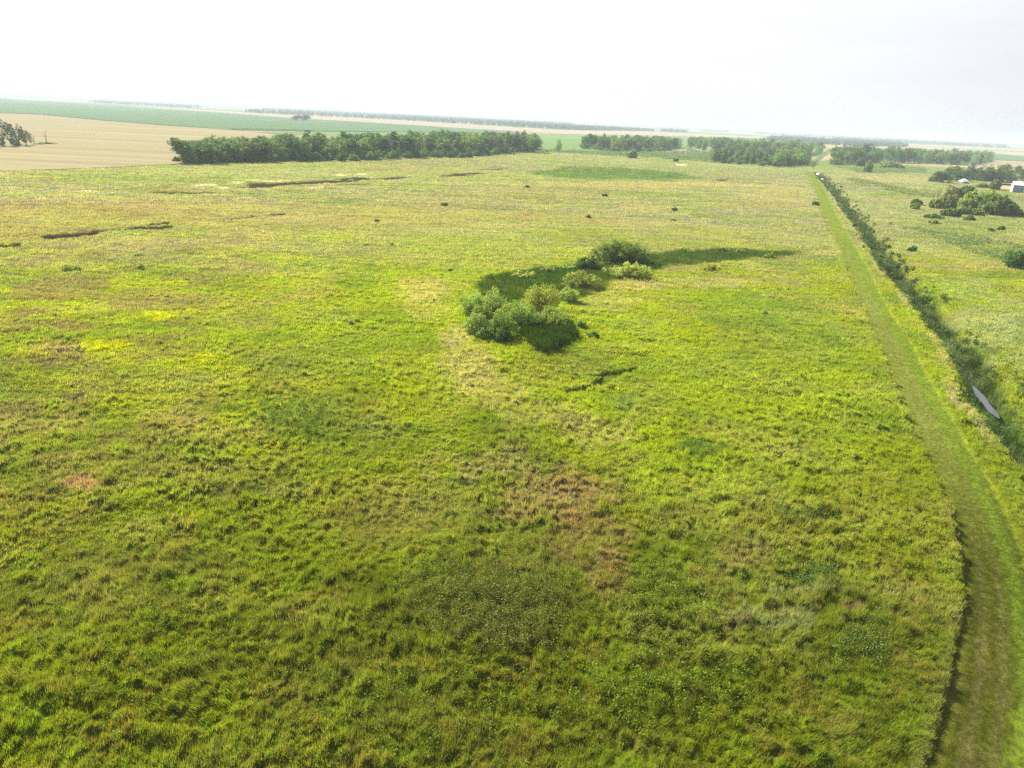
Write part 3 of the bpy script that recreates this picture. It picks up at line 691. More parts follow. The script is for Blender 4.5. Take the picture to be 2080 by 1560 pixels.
def trunk_mesh(name, h, r, limbs, seed, mat, spread=.5, top=.8, forks=1, twigs=0):
    rs = np.random.RandomState(seed); P = []
    for f_ in range(forks):
        a0 = rs.rand() * 6.28; sp = (.0 if forks == 1 else .12 + .16 * rs.rand()) * h
        mid = np.array((math.cos(a0) * sp * .4 + rs.randn() * .03 * h, math.sin(a0) * sp * .4 + rs.randn() * .03 * h, h * .45))
        end = np.array((math.cos(a0) * sp, math.sin(a0) * sp, h * top * (1 if f_ == 0 else .75 + .25 * rs.rand())))
        base = np.array((math.cos(a0) * r * (forks > 1) * 1.3, math.sin(a0) * r * (forks > 1) * 1.3, -.4))
        P.append(tube([base, base * .7 + (0, 0, h * .15), mid, end], [r * 1.25, r, r * .65, r * .15]))
        for i in range(limbs):
            t = .25 + .65 * (i + rs.rand()) / limbs
            b = mid + (end - mid) * (t - .45) / .55 if t > .45 else base + (mid - base) * t / .45
            a = rs.rand() * 6.28; l = h * spread * (.35 + .3 * rs.rand()) * (1.1 - t * .6)
            e = b + np.array((math.cos(a) * l, math.sin(a) * l, l * (.5 + .6 * rs.rand())))
            m = (b + e) / 2 + np.array((0, 0, -l * .08))
            P.append(tube([b, m, e], [r * .42 * (1.1 - t), r * .25 * (1.1 - t), r * .05], 5))
            for j in range(twigs):
                q = b + (e - b) * (.35 + .6 * rs.rand()); a2 = rs.rand() * 6.28; l2 = l * (.3 + .3 * rs.rand())
                P.append(tube([q, q + np.array((math.cos(a2) * l2, math.sin(a2) * l2, l2 * (.4 + .8 * rs.rand())))], [r * .10, r * .03], 4))
    V, Fc, _ = join(P)
    return mesh(name, V, Fc, None, mat, True)

def crown_mesh(name, lobes, clumps, per, cr, leaf, col, seed, mat, var=.22, flat=.75, shell=.55, yel=None):
    """lobes: (x,y,z,rx,ry,rz). clumps of leaves sit through each lobe's outer volume"""
    rs = np.random.RandomState(seed)
    L = np.array(lobes, float); vol = (L[:, 3] * L[:, 4] * L[:, 5]) ** .67
    li = rs.choice(len(L), clumps, p=vol / vol.sum())
    d = rs.randn(clumps, 3); d /= np.linalg.norm(d, axis=1)[:, None]
    rr = shell + (1 - shell) * rs.rand(clumps) ** .6
    rr = rr * (1 + .13 * rs.randn(clumps))
    P = L[li, :3] + d * L[li, 3:6] * rr[:, None]
    P[:, 2] = np.maximum(P[:, 2], cr * .4)
    crr = cr * (.6 + .8 * rs.rand(clumps))
    c = np.asarray(col) * (1 - var + 2 * var * rs.rand(clumps))[:, None]
    if yel is not None:
        k = rs.rand(clumps)[:, None] ** 2
        c = c * (1 - k * .5) + np.asarray(yel) * k * .5
    V, Fc, CC = leafcloud(P, crr, per, leaf, c, seed + 1, flat)
    return mesh(name, V, Fc, CC, mat)

def lobes_round(w, h, n, seed, base=.12, lump=.55):
    """a broad crown made of n unequal lobes inside a w x h envelope"""
    rs = np.random.RandomState(seed); out = [(0, 0, h * .55, w * .34, w * .34, h * .36)]
    for i in range(n):
        a = 6.28 * (i + rs.rand() * .8) / n; z = h * (base + .12 + (.68 - base) * rs.rand()); q = w * .5 * (.45 + .3 * rs.rand()) * (1.05 - .45 * z / h)
        r = w * .5 * lump * (.65 + .55 * rs.rand())
        out.append((math.cos(a) * q, math.sin(a) * q, z, r, r, min(r * (.8 + .3 * rs.rand()), h * .3)))
    return out

def children_of(o): return [q for q in PROTO_CH.get(o.name, [])]
PROTO_CH = {}
def proto(name, parts_):
    """unlinked source: list of (part name, mesh)"""
    return (name, parts_)
def place(pr, x, y, z=None, s=(1, 1, 1), rot=0, label=None, cat=None, group=None):
    name, pp = pr
    o = bpy.data.objects.new(name, None); C.collection.objects.link(o)
    o.location = (x, y, Z(x, y) - .15 if z is None else z); o.scale = s; o.rotation_euler = (0, 0, rot); o.empty_display_size = .5
    for pn, me in pp:
        c = bpy.data.objects.new(pn, me); C.collection.objects.link(c); c.parent = o
    return tag(o, label, cat, group)

TG = (.078, .140, .034); TG2 = (.105, .165, .036); TG3 = (.062, .120, .036); TGY = (.17, .22, .04)
P_broad = [proto("broadleaf_tree", [("crown", crown_mesh("broad_crown", lobes_round(9.5, 13, 9, s, .06), 150, 26, 1.25, .62, c, s, M_leaf, yel=TGY)), ("trunk", trunk_mesh("broad_trunk", 13, .28, 7, s, M_bark))]) for s, c in ((11, TG), (12, TG3), (13, TG2))]
P_aspen = [proto("aspen_tree", [("crown", crown_mesh("aspen_crown", [(0, 0, 8.4, 1.9, 1.9, 4.4), (.7, .3, 6, 1.9, 1.9, 3), (-.6, -.5, 7.4, 1.8, 1.8, 3.4), (.1, .5, 3.4, 1.9, 1.9, 2.8), (0, -.4, 1.8, 2, 2, 1.6)], 120, 26, .85, .5, c, s, M_leaf, yel=TGY)), ("trunk", trunk_mesh("aspen_trunk", 12.5, .16, 8, s, M_pale_bark, .3, .95))]) for s, c in ((21, TG2), (22, (.075, .105, .045)), (23, TG))]
P_bushy = [proto("willow_bush", [("foliage", crown_mesh("bushy_foliage", lobes_round(6, 5.6, 7, s, .02), 90, 26, .8, .5, c, s, M_leaf, yel=TGY)), ("stems", trunk_mesh("bushy_stems", 4.6, .1, 5, s, M_bark, .5, .9, 3))]) for s, c in ((31, TG2), (32, (.070, .115, .035)))]
M_twigs = M_dead
P_dead = proto("bare_tree", [("trunk", trunk_mesh("bare_trunk", 12, .2, 9, 41, M_dead, .35, .95, 2, 5))])

TREES = []
def wood(poly, sx, ky, kinds, hs, seed, label, group, wmul=1.0):
    """single trees standing in a wood, sx apart across and sx / ky apart in depth"""
    P = Gs(poly); rs = np.random.RandomState(seed); b0, b1 = P.min(0), P.max(0); pts = np.zeros((0, 2))
    for q in b0 + rs.rand(9000, 2) * (b1 - b0):
        if not inpoly(q[:1], q[1:], P)[0]: continue
        if len(pts) and ((q[0] - pts[:, 0]) ** 2 + ((q[1] - pts[:, 1]) * ky) ** 2).min() < sx * sx: continue
        pts = np.vstack([pts, q])
    zz = fields(pts[:, 0], pts[:, 1])['z']
    print("wood", group, len(pts))
    for (x, y), z in zip(pts, zz):
        u = rs.rand(); ki = 0
        for i, (pk, _) in enumerate(kinds):
            if u < pk: ki = i; break
            u -= pk
        pool = kinds[ki][1]; pr = pool[rs.randint(len(pool))]
        tall = vn(x, y, 26, 55)
        s = hs * (.72 + .22 * rs.rand() + .22 * tall); w = hs * wmul * (.95 + .35 * rs.rand())
        nm = {"broadleaf_tree": "rounded leafy tree", "aspen_tree": "slim upright aspen", "willow_bush": "low round bush"}[pr[0]]
        TREES.append((pr, x, y, z - .2, (w, w * (.9 + .2 * rs.rand()), s), rs.rand() * 6.28, nm, label, group))
    return pts
wood([(374, 333), (425, 333), (480, 331), (541, 330), (545, 322), (470, 322), (385, 326)], 5.8, .6, [(1, P_broad)], 1.08, 1, "at the left end of the long wood", "at the left end of the long wood")
wood([(541, 330), (600, 328), (650, 325), (742, 325), (745, 313), (690, 313), (620, 315), (542, 321)], 6.0, .42, [(.75, P_broad), (.25, P_aspen)], 1.22, 2, "in the middle left of the long wood", "in the left middle of the long wood")
wood([(742, 324), (820, 320), (900, 319), (960, 316), (1040, 311), (1085, 309), (1085, 303), (1040, 300), (900, 305), (800, 309), (745, 312)], 6.2, .30, [(.65, P_broad), (.35, P_aspen)], 1.36, 3, "in the right half of the long wood", "in the right half of the long wood", 1.05)
wood([(600, 331), (640, 329.5), (690, 328.5), (740, 328), (800, 324), (840, 322), (940, 322), (1010, 316), (1008, 312.5), (940, 318), (740, 324), (600, 328)], 8, .8, [(1, P_bushy)], 1.05, 4, "along the front edge of the long wood", "along the front edge of the long wood")
wood([(1182, 304), (1229, 307), (1295, 309), (1348, 307), (1381, 301), (1378, 297), (1280, 298), (1190, 297)], 8, .25, [(.6, P_broad), (.4, P_aspen)], 1.3, 5, "in the small wood at mid distance", "in the small middle wood")
wood([(1397, 300), (1440, 310), (1490, 315), (1580, 320), (1640, 318), (1666, 315), (1668, 307), (1600, 302), (1500, 299), (1400, 293)], 9.5, .22, [(.65, P_broad), (.35, P_aspen)], 1.38, 6, "in the wood left of the far ditch", "in the wood left of the far ditch")
wood([(1575, 340), (1630, 337.5), (1640, 328), (1628, 321), (1590, 326)], 6.5, .5, [(1, P_broad)], 1.0, 7, "at the near corner of the far wood", "at the near corner of the far wood")
wood([(1450, 331), (1494, 335), (1578, 340), (1580, 322), (1530, 316), (1440, 314)], 7, .4, [(.35, P_aspen), (.65, P_bushy)], 1.0, 8, "in the pale thicket before the far wood", "in the pale thicket", 1.15)
wood([(1693, 335), (1729, 335), (1791, 330), (1854, 333), (1900, 334), (1981, 336), (2017, 328), (2010, 324), (1900, 322), (1800, 319), (1720, 320), (1697, 326)], 7.4, .26, [(.75, P_broad), (.25, P_aspen)], 1.33, 9, "in the wood right of the far ditch", "in the wood right of the far ditch")

SIDE = lambda px, lo, hi: ("leftmost", "left", "central", "right", "rightmost")[min(4, int(5 * (px - lo) / max(1, hi - lo)))]
cnt = {}
ext = {}
for t in TREES:
    px = float(PX(np.array([t[1]]), np.array([t[2]]))[0][0]); k = t[8]; e = ext.setdefault(k, [px, px]); e[0] = min(e[0], px); e[1] = max(e[1], px)
TH, RM = {}, {}
for gk in {t[8] for t in TREES}:
    tt = [t for t in TREES if t[8] == gk]
    RM[gk] = float(np.median([float(PX(np.array([t[1]]), np.array([t[2]]))[1][0]) - .045 * (float(PX(np.array([t[1]]), np.array([t[2]]))[0][0]) - 1040) for t in tt]))
    for kk_ in {t[0][0] for t in tt}:
        hs_ = np.array([t[4][2] for t in tt if t[0][0] == kk_]) * {"b": 13, "a": 13, "w": 5.6}[kk_[0]]
        TH[(kk_, gk)] = np.percentile(hs_, [33, 67])
over = []
for t in sorted(TREES, key=lambda t: math.hypot(t[1], t[2]) / t[4][2]):
    pr, x, y, z, sc, ro, nm, label, group = t
    cnt[pr[0]] = cnt.get(pr[0], 0) + 1
    if cnt[pr[0]] > 270:
        over.append(t); continue
    px = float(PX(np.array([x]), np.array([y]))[0][0]); sd = SIDE(px, *ext[group])
    hh = sc[2] * {"b": 13, "a": 13, "w": 5.6}[pr[0][0]]; ts = TH[(pr[0], group)]
    size = ("short", "middling", "tall")[int(hh > ts[0]) + int(hh > ts[1])]
    if pr[0] == "willow_bush": size = {"short": "small", "middling": "middling", "tall": "big"}[size]
    py = float(PX(np.array([x]), np.array([y]))[1][0]); row = "front-row" if py > RM[group] + .045 * (px - 1040) else "back-row"
    nm2 = nm.replace("low ", "") if pr[0] == "willow_bush" else nm
    lb = f"{size} {row} {nm2} {label}, {sd} part"
    place(pr, x, y, z, sc, ro, lb, "bush" if pr[0] == "willow_bush" else "tree", f"{size} {row} {nm2} {group}, {sd} part")
print("kinds", cnt, "merged", len(over))
if over:
    pp = []
    for i, (pr, x, y, z, sc, ro, nm, label, group) in enumerate(over):
        rs = np.random.RandomState(5000 + i); n = 26; d = rs.randn(n, 3); d /= np.linalg.norm(d, axis=1)[:, None]
        P = np.array((x, y, z + 7.6 * sc[2])) + d * np.array((3.8 * sc[0], 3.8 * sc[1], 4.6 * sc[2])) * (.55 + .45 * rs.rand(n, 1))
        pp.append(leafcloud(P, 1.7 * sc[0], 14, 1.15, np.array(TG) * (.7 + .6 * rs.rand()) * np.array((.85 + .4 * rs.rand(), 1, 1)), 6000 + i, .8))
    V, Fc, CC = join(pp)
    tag(link("woodland", mesh("woodland", V, Fc, CC, M_leaf)), "farther trees standing behind the front rows of the woods", "woodland", None, "stuff")

# single notable trees
Pbig = proto("round_tree", [("crown", crown_mesh("round_crown", lobes_round(15, 16, 12, 55, .04), 260, 30, 1.5, .6, TG2, 55, M_leaf, yel=TGY)), ("trunk", trunk_mesh("round_trunk", 15, .4, 8, 55, M_bark))])
g = G(1086, 311); place(Pbig, g[0], g[1], None, (1.25, 1.0, .98), 1, "large broad round-headed tree at the right end of the long wood", "tree")
Pcol = proto("columnar_tree", [("crown", crown_mesh("columnar_crown", [(0, 0, 8, 1.8, 1.8, 6.6), (1.4, 0, 7, 1.5, 1.5, 5.5), (-1.2, .2, 4, 1.7, 1.5, 3.5), (-2.8, 0, 2.6, 2.2, 2, 2.4)], 120, 26, .8, .48, TG2, 56, M_leaf)), ("trunk", trunk_mesh("columnar_trunk", 14, .25, 8, 56, M_bark, .25, .95, 2))])
g = G(1134, 308); place(Pcol, g[0], g[1], None, (1.25, 1.25, .92), 0, "narrow upright tree standing alone right of the long wood", "tree")
Ptall = proto("tall_tree", [("crown", crown_mesh("tall_crown", [(0, 0, 17, 6, 6, 5.2), (3.5, 0, 18.5, 4.5, 4.5, 3.6), (-3.5, 1, 17.5, 4.2, 4.2, 3.6), (0, 0, 11, 3.6, 3.6, 6), (1, 0, 6, 4, 4, 4)], 190, 28, 1.4, .7, TG, 57, M_leaf)), ("trunk", trunk_mesh("tall_trunk", 21, .45, 9, 57, M_bark))])
g = G(1757, 325); place(Ptall, g[0], g[1], None, (.92, .92, .98), 0, "tallest tree rising above the wood right of the far ditch", "tree")
Pslim = proto("spindly_tree", [("crown", crown_mesh("spindly_crown", [(0, 0, 14, 1.6, 1.6, 4), (.3, 0, 17, 1, 1, 2)], 30, 22, .7, .45, (.085, .10, .06), 58, M_leaf)), ("trunk", trunk_mesh("spindly_trunk", 18, .18, 9, 58, M_pale_bark, .2, .98))])
g = G(1004, 312); place(Pslim, g[0], g[1], None, (1, 1, 1.02), 0, "thin spindly tree poking up above the long wood", "tree")
# farmyard trees
YARD = [(1908, 371, 17, 9), (1932, 366, 18, 12), (1950, 370, 15, 10), (1972, 366, 17, 12.5), (1998, 369, 19, 13), (2022, 370, 19, 13), (2045, 372, 17, 11.5), (2036, 360, 16, 13), (2080, 370, 18, 12), (2108, 368, 18, 13), (2066, 352, 12, 9)]
YL = ["leftmost low dark tree of the farmyard trees", "broad dark tree behind the left part of the farmyard clump", "dark tree directly behind the small white-roofed shed", "tree right of the small white-roofed shed", "large spreading olive tree in the middle of the farmyard clump",
      "wide round tree in the right part of the farmyard clump", "yellowish tree at the right end of the farmyard clump", "dark taller tree behind the right end of the farmyard clump", "dark tree at the photo's right edge behind the big shed", "tree past the big shed at the far right", "small tree between the tan field and the farmyard"]
Pyard = [("farmyard_tree", [("crown", crown_mesh("farmyard_crown", lobes_round(13, 11.5, 13, s, .0), 230, 30, 1.25, .5, c, s, M_leaf, yel=(.13, .13, .04))), ("trunk", trunk_mesh("farmyard_trunk", 11, .35, 7, s, M_bark))]) for s, c in ((61, (.055, .095, .026)), (62, (.085, .115, .028)))]
for i, ((px, py, w, h), l) in enumerate(zip(YARD, YL)):
    g = G(px, py); place(Pyard[i in (4, 5, 6)], g[0], g[1], None, (w / 13, w / 13 * .8, h / 11.5), i * 1.3, l, "tree", "farmyard trees")
# left copse: leaning half-bare trees
Plean = proto("sparse_tree", [("crown", crown_mesh("sparse_crown", [(-3.5, 0, 11, 2, 2, 2.6), (-2, 0, 7.5, 1.6, 1.6, 2.4), (1.5, .5, 11, 2.2, 2, 1.8), (3.2, 0, 7, 2.2, 2, 2.4), (0, 0, 4.5, 1.4, 1.4, 2), (4.5, 0, 4.2, 1.8, 1.6, 1.8), (3.8, 0, 9.5, 1.3, 1.3, 1.2)], 150, 26, .75, .45, (.055, .08, .045), 65, M_leaf)), ("trunk", trunk_mesh("sparse_trunk", 13, .28, 9, 66, M_bark, .5, .9, 4, 2))])
for px, py, s, rot, l in [(6, 298, 1.2, .3, "leaning half-bare tree cut by the left edge of the photo in the wheat"), (38, 297, 1.0, 0, "sparse leaning tree in the middle of the copse in the wheat"), (54, 296, .72, 1, "smaller leafy tree at the right of the copse in the wheat"), (-25, 297, 1.1, 2, "tree just outside the left edge beside the copse in the wheat")]:
    g = G(px, py); place(Plean, g[0], g[1], .3, (s, s, s), rot, l, "tree", "copse trees in the wheat field")
for px, py, s, rot, l in [(95, 290, .78, 0, "bare dead tree standing right of the copse in the wheat"), (70, 293, .62, 2, "short bare dead tree beside the leafy copse in the wheat")]:
    g = G(px, py); place(P_dead, g[0], g[1], .3, (s, s, s), rot, l, "tree", "dead trees in the wheat field")
for px, py, w, h, l in [(32, 298, 9, 4.5, "dense dark bush at the foot of the leaning copse trees"), (100, 294, 10, 1.4, "low green bush at the right tip of the copse island"), (78, 295, 7, 1.3, "low bush in the grass beside the copse"), (4, 297, 6, 3, "dark bush at the left edge under the leaning tree")]:
    g = G(px, py); place(P_bushy[0], g[0], g[1], .3, (w / 6, w / 6 * .7, h / 5.6), w, l, "bush", "bushes round the copse")
for px, py, h, l in [(1683 + 14, 301, 9, "small tree beyond the far ditch on the left"), (1714, 303, 13, "tall tree in the far clump beyond the ditch"), (1700, 306, 8, "low tree in the far clump beyond the ditch"), (1690, 306, 7, "leftmost low tree of the far clump beyond the ditch"), (1735, 305, 10, "right tree of the far clump beyond the ditch")]:
    g = G(px, py); place(P_broad[0], g[0], g[1], None, (h / 13, h / 13, h / 13), h, l, "tree", "far clump beyond the ditch")
# pair of trees in the green field
for px, py, w, h, l in [(603, 245.5, 26, 14, "left one of the two lone hazy trees in the green crop field"), (621, 246, 26, 15, "right one of the two lone hazy trees in the green crop field")]:
    g = G(px, py); place(P_broad[1], g[0], g[1], .5, (w / 9.5, w / 9.5, h / 13), px, l, "tree", "lone trees in the green field")

# willow shrubs, each from its extent in the photo: x0, x1, ytop, ybase
def shrub_size(x0, x1, yt, yb):
    th = math.atan2(540 + (yb - 780), F) if False else None
    wpx = x1 - x0
    gc = G((x0 + x1) / 2, yb)
    dist = math.hypot(gc[0], gc[1]); ga = math.atan2(H, dist)
    zc = gc[1] * fw[1] - H * fw[2]
    m = zc / F                                   # metres per photo pixel there
    w = wpx * m
    depth = w * .62
    yc = yb - depth * .5 * math.sin(ga) / m
    h = max(.22 * w, ((yc - yt) * m - depth * .18 * math.sin(ga)) / math.cos(ga))
    c = G((x0 + x1) / 2, yc)
    return c, w, depth, h
WG = (.15, .205, .034); WGP = (.21, .275, .062); WGD = (.080, .130, .024); WGY = (.19, .24, .038)
MID = [
    (1207, 1313, 495, 541, WGD, "largest dark willow at the back of the marshy hollow"),
    (1170, 1214, 521, 550, WGD, "small willow against the left flank of the largest willow"),
    (1242, 1320, 537, 571, WGP, "low pale willow in front of the largest willow"),
    (1142, 1219, 555, 592, WG, "wide low willow in the middle of the marshy hollow"),
    (1138, 1173, 587, 618, WGP, "small pale grey willow right of the tall rounded mound"),
    (1060, 1133, 589, 648, WGY, "tallest rounded willow mound in the front clump"),
    (1029, 1089, 616, 680, WG, "willow with the dark hollow on its front side in the front clump"),
    (1086, 1150, 630, 674, WG, "lower willow at the right of the front clump"),
    (935, 1000, 598, 646, WGP, "pale fluffy willow at the upper left of the front clump"),
    (975, 1030, 600, 650, WGP, "pale willow between the fluffy left one and the tall mound"),
    (985, 1048, 640, 692, WG, "grey-green willow at the bottom of the front clump"),
    (942, 996, 640, 689, WGP, "pale willow at the lower left of the front clump"),
    (1005, 1050, 622, 664, WG, "grey-green willow in the middle of the front clump"),
    (956, 1000, 618, 664, WG, "small willow filling the left of the front clump"),
    (1040, 1078, 652, 678, WGP, "low pale willow at the front edge above the sedge bed"),
    (1108, 1150, 650, 680, WGY, "yellowish low willow at the right foot of the front clump"),
    (1118, 1156, 640, 668, WGP, "pale round willow on the right shoulder of the front clump"),
    (1062, 1100, 640, 668, WGY, "yellow-green willow behind the sedge bed in the front clump"),
    (1005, 1036, 668, 700, WGD, "darker small willow at the lowest tip of the front clump"),
    (1036, 1092, 553, 571, WGP, "low pale willow hedge at the upper left of the hollow"),
    (1090, 1132, 544, 557, WGP, "second low pale willow along the back rim of the hollow"),
    (1128, 1172, 536, 551, WGP, "low willow on the back rim beside the largest willow"),
    (1166, 1192, 654, 671, WG, "little bush just right of the front clump"),
    (1192, 1218, 680, 692, WGD, "tiny dark bush in the grass right of the front clump"),
    (1380, 1410, 505, 516, WGP, "low grey bush on the left of the green reed strip"),
    (1452, 1476, 504, 515, WGD, "dark low bush on the rim of the green reed strip"),
    (1480, 1515, 506, 518, WGP, "pale low bush on the rim of the green reed strip"),
    (1545, 1572, 517, 529, WG, "low bush near the right end of the green reed strip"),
    (1425, 1466, 542, 552, WG, "flat low bush below the green reed strip"),
]
def shrub(x0, x1, yt, yb, col, label, group, seed, leaf=.2, dens=1.0, cat="shrub", name="willow_shrub"):
    if name == "willow_shrub": x0, x1, yt, yb = x0 - (x1 - x0) * .07, x1 + (x1 - x0) * .07, yt - (yb - yt) * .06, yb + (yb - yt) * .04
    c, w, dp, h = shrub_size(x0, x1, yt, yb)
    dist = math.hypot(*c); leaf = max(.22, leaf * 1.45 * dist / 160)
    rs = np.random.RandomState(seed)
    n = max(3, int(w * 1.1))
    L = []
    for i in range(n):
        u = -1 + 2 * (i + .5) / n; u += rs.randn() * .12; v = rs.randn() * .35
        q = max(0, 1 - u * u * .8)
        rr = (.19 * w + .1 * h) * (.7 + .5 * rs.rand()); hh = h * (.55 + .45 * q) * (.82 + .3 * rs.rand())
        L.append((u * (w * .5 - rr * .75), v * dp * .5, hh * .52, rr, min(rr, dp * .5), hh * .5))
    cl = int(np.clip(w * h * 6.5, 40, 520) * dens)
    cr = np.clip(.11 * h + .18, .2, 1.0)
    me = crown_mesh("shrub_foliage", L, cl, 44, cr, leaf, col, seed, M_willow, .25, 1.0, .5, yel=(col[0] * 1.5, col[1] * 1.35, col[2] * 1.2))
    st = trunk_mesh("shrub_stems", h * .8, .05, 4, seed, M_bark, .6, .95, 5)
    return place(proto(name, [("foliage", me), ("stems", st)]), c[0], c[1], Z(c[0], c[1]) - .15, (1, 1, 1), 0, label, cat, group)
for i, (a, b, t_, u_, cl_, l) in enumerate(MID):
    shrub(a, b, t_, u_, cl_, l, "willow shrubs round the marshy hollow", 200 + i)
RIGHT = [
    (1921, 1954, 386, 409, (.095, .105, .035), "brownish bush behind the right-hand thicket next to the dead trees"),
    (1950, 1978, 383, 400, WGD, "dark bush at the back of the right-hand thicket"),
    (1908, 1948, 400, 424, (.12, .135, .035), "olive brown bush at the left of the right-hand thicket"),
    (1890, 1912, 404, 424, WG, "small green bush left of the right-hand thicket"),
    (1946, 1990, 396, 430, WGY, "yellow-green willow in the middle of the right-hand thicket"),
    (1982, 2018, 391, 425, WGY, "tall pale willow at the top of the right-hand thicket"),
    (1994, 2055, 402, 438, WGD, "largest dark willow at the right end of the thicket"),
    (2038, 2066, 416, 438, WG, "drooping willow at the extreme right end of the thicket"),
    (1911, 1950, 423, 441, WGD, "low round mound bush at the front left of the thicket"),
    (1945, 1969, 422, 437, WGD, "small dark mound bush at the front middle of the thicket"),
    (1968, 1998, 424, 439, WG, "low mound bush at the front right of the thicket"),
    (1958, 1978, 437, 450, WGD, "isolated low bush in front of the thicket"),
    (1849, 1871, 406, 418, WGD, "upper of two small bushes left of the thicket"),
    (1846, 1868, 415, 426, WG, "lower of two small bushes left of the thicket"),
    (1878, 1914, 436, 446, WGD, "flat dark bush in the grass before the thicket"),
    (1886, 1906, 450, 457, WGD, "small flat bush below the flat dark one"),
    (1984, 2006, 373, 383, WG, "small garden bush in front of the farmyard trees"),
    (2009, 2028, 368, 387, (.13, .15, .035), "yellow-green sapling left of the big shed"),
    (1843, 1862, 502, 514, WGD, "small upright bush alone in the grass right of the ditch"),
    (2005, 2018, 466, 473, WGD, "tiny bush left of two specks right of the thicket"),
    (2028, 2040, 461, 469, WGD, "tiny dark bush in the grass at the right"),
    (2040, 2085, 512, 548, WGD, "big dark bush at the lower right end of the shrub belt"),
    (1788, 1830, 330, 343, WG, "pale bush before the wood right of the far ditch"),
    (1755, 1768, 333, 352, WG, "small bush at the left of the rough ground before the wood"),
    (1738, 1756, 323, 338, (.10, .13, .03), "yellow-green round bush at the foot of the right wood"),
]
for i, (a, b, t_, u_, cl_, l) in enumerate(RIGHT):
    shrub(a, b, t_, u_, cl_, l, "bushes right of the ditch", 300 + i, name="bush" if i > 7 else "willow_shrub", cat="bush" if i > 7 else "shrub")
FIELD = [
    (704, 727, 655, 669, (.035, .065, .02), "lone dark little bush in the open meadow left of the marshy hollow"),
    (277, 297, 540, 550, WGD, "dark bush in the left meadow below the earth bank"),
    (126, 172, 543, 552, WGD, "flat dark clump at the left beside the pale grass"),
    (268, 300, 514, 523, WGD, "low green clump above the dark bush in the left meadow"),
    (893, 912, 411, 421, WGD, "bush in the pale middle of the far meadow"),
    (1187, 1204, 436, 446, WGD, "dark bush alone above the largest willow"),
    (1362, 1377, 423, 431, WGD, "upper one of two small bushes in the right of the far meadow"),
    (1360, 1374, 445, 451, WGD, "lower one of two small bushes in the right of the far meadow"),
    (1646, 1665, 407, 420, WGD, "round dark bush beside the mown track"),
    (1221, 1236, 392, 401, WGD, "bush on the near edge of the dark green patch"),
    (760, 772, 446, 454, WGD, "little bush in the left of the far meadow"),
    (738, 752, 497, 503, WGD, "left one of a pair of tiny clumps in the meadow"),
    (790, 802, 497, 503, WGD, "right one of a pair of tiny clumps in the meadow"),
    (908, 922, 546, 555, WGD, "small clump up left of the marshy hollow"),
    (1275, 1292, 307, 322, WG, "small tree-like bush before the small middle wood"),
    (1368, 1377, 322, 329, WGD, "small pointed bush on the far path"),
    (352, 366, 318, 330, WGD, "small bush at the corner of the wheat and the long wood"),
    (374, 402, 308, 334, TG2, "round bush at the left front corner of the long wood"),
    (1548, 1558, 634, 641, WGD, "tiny dark clump in the meadow left of the mown track"),
    (1062, 1078, 377, 383, WGD, "low bush in the upper middle of the far meadow"),
]
for i, (a, b, t_, u_, cl_, l) in enumerate(FIELD):
    if cl_ is WGD: cl_ = (.095, .15, .03)
    if t_ > 340: a, b, t_ = a + (b - a) * .1, b - (b - a) * .1, t_ + (u_ - t_) * .25
    shrub(a, b, t_, u_, cl_, l, "lone bushes in the meadow", 400 + i, name="bush", cat="bush")
for px, py, s, l, sd_ in [(1903, 406, .62, "dark bare dead tree at the left of the right-hand thicket", 1), (1921, 406, .66, "second dead tree with a few leaves in the right-hand thicket", 2)]:
    g = G(px, py); place(proto("bare_tree", [("trunk", trunk_mesh("snag_trunk", 12, .3, 9, 500 + sd_, plainmat("snag_bark", (.07, .055, .045), .9), .28, .95, 2, 6))] + ([("crown", crown_mesh("snag_leaves", [(1, 0, 10.5, 1.6, 1.6, 1.4), (-.5, 0, 8, 1.3, 1.3, 1.6)], 18, 18, .6, .4, (.06, .075, .035), 510, M_leaf))] if sd_ == 2 else [])), g[0], g[1], None, (s, s, s), 0, l, "tree", "dead trees by the thicket")

# undergrowth at the feet of the woods
def undergrowth(polys, seed):
    rs = np.random.RandomState(seed); pp = []
    for P in polys:
        P = Gs(P); L = np.r_[0, np.cumsum(np.linalg.norm(np.diff(P, axis=0), axis=1))]; n = int(L[-1] * 2.4)
        t = rs.rand(n) * L[-1]; x = np.interp(t, L, P[:, 0]); y = np.interp(t, L, P[:, 1]) + 1 + rs.rand(n) * 9
        f = fields(x, y); hm = 1.8 + 5.5 * vn(x, y, 9, seed)
        pp.append(leafcloud(np.column_stack([x, y, f['z'] + hm * rs.rand(n)]), 1.3 * (.6 + .6 * rs.rand(n)), 22, .6, np.array(TG) * (.7 + .7 * rs.rand(n))[:, None], seed + 1, .9))
    V, Fc, CC = join(pp)
    tag(link("undergrowth", mesh("undergrowth", V, Fc, CC, M_leaf)), "leafy undergrowth closing the feet of the woods", "undergrowth", None, "stuff")
undergrowth([[(376, 333), (425, 333), (480, 331), (541, 330), (600, 328), (650, 325), (742, 324), (820, 320), (900, 319), (960, 316), (1040, 311), (1090, 309)], [(1182, 304), (1229, 307), (1295, 309), (1348, 307), (1383, 301)], [(1440, 312), (1490, 317), (1580, 322), (1640, 319), (1668, 314)], [(1693, 335), (1729, 335), (1791, 330), (1854, 333), (1900, 334), (1981, 336), (2017, 328)]], 91)

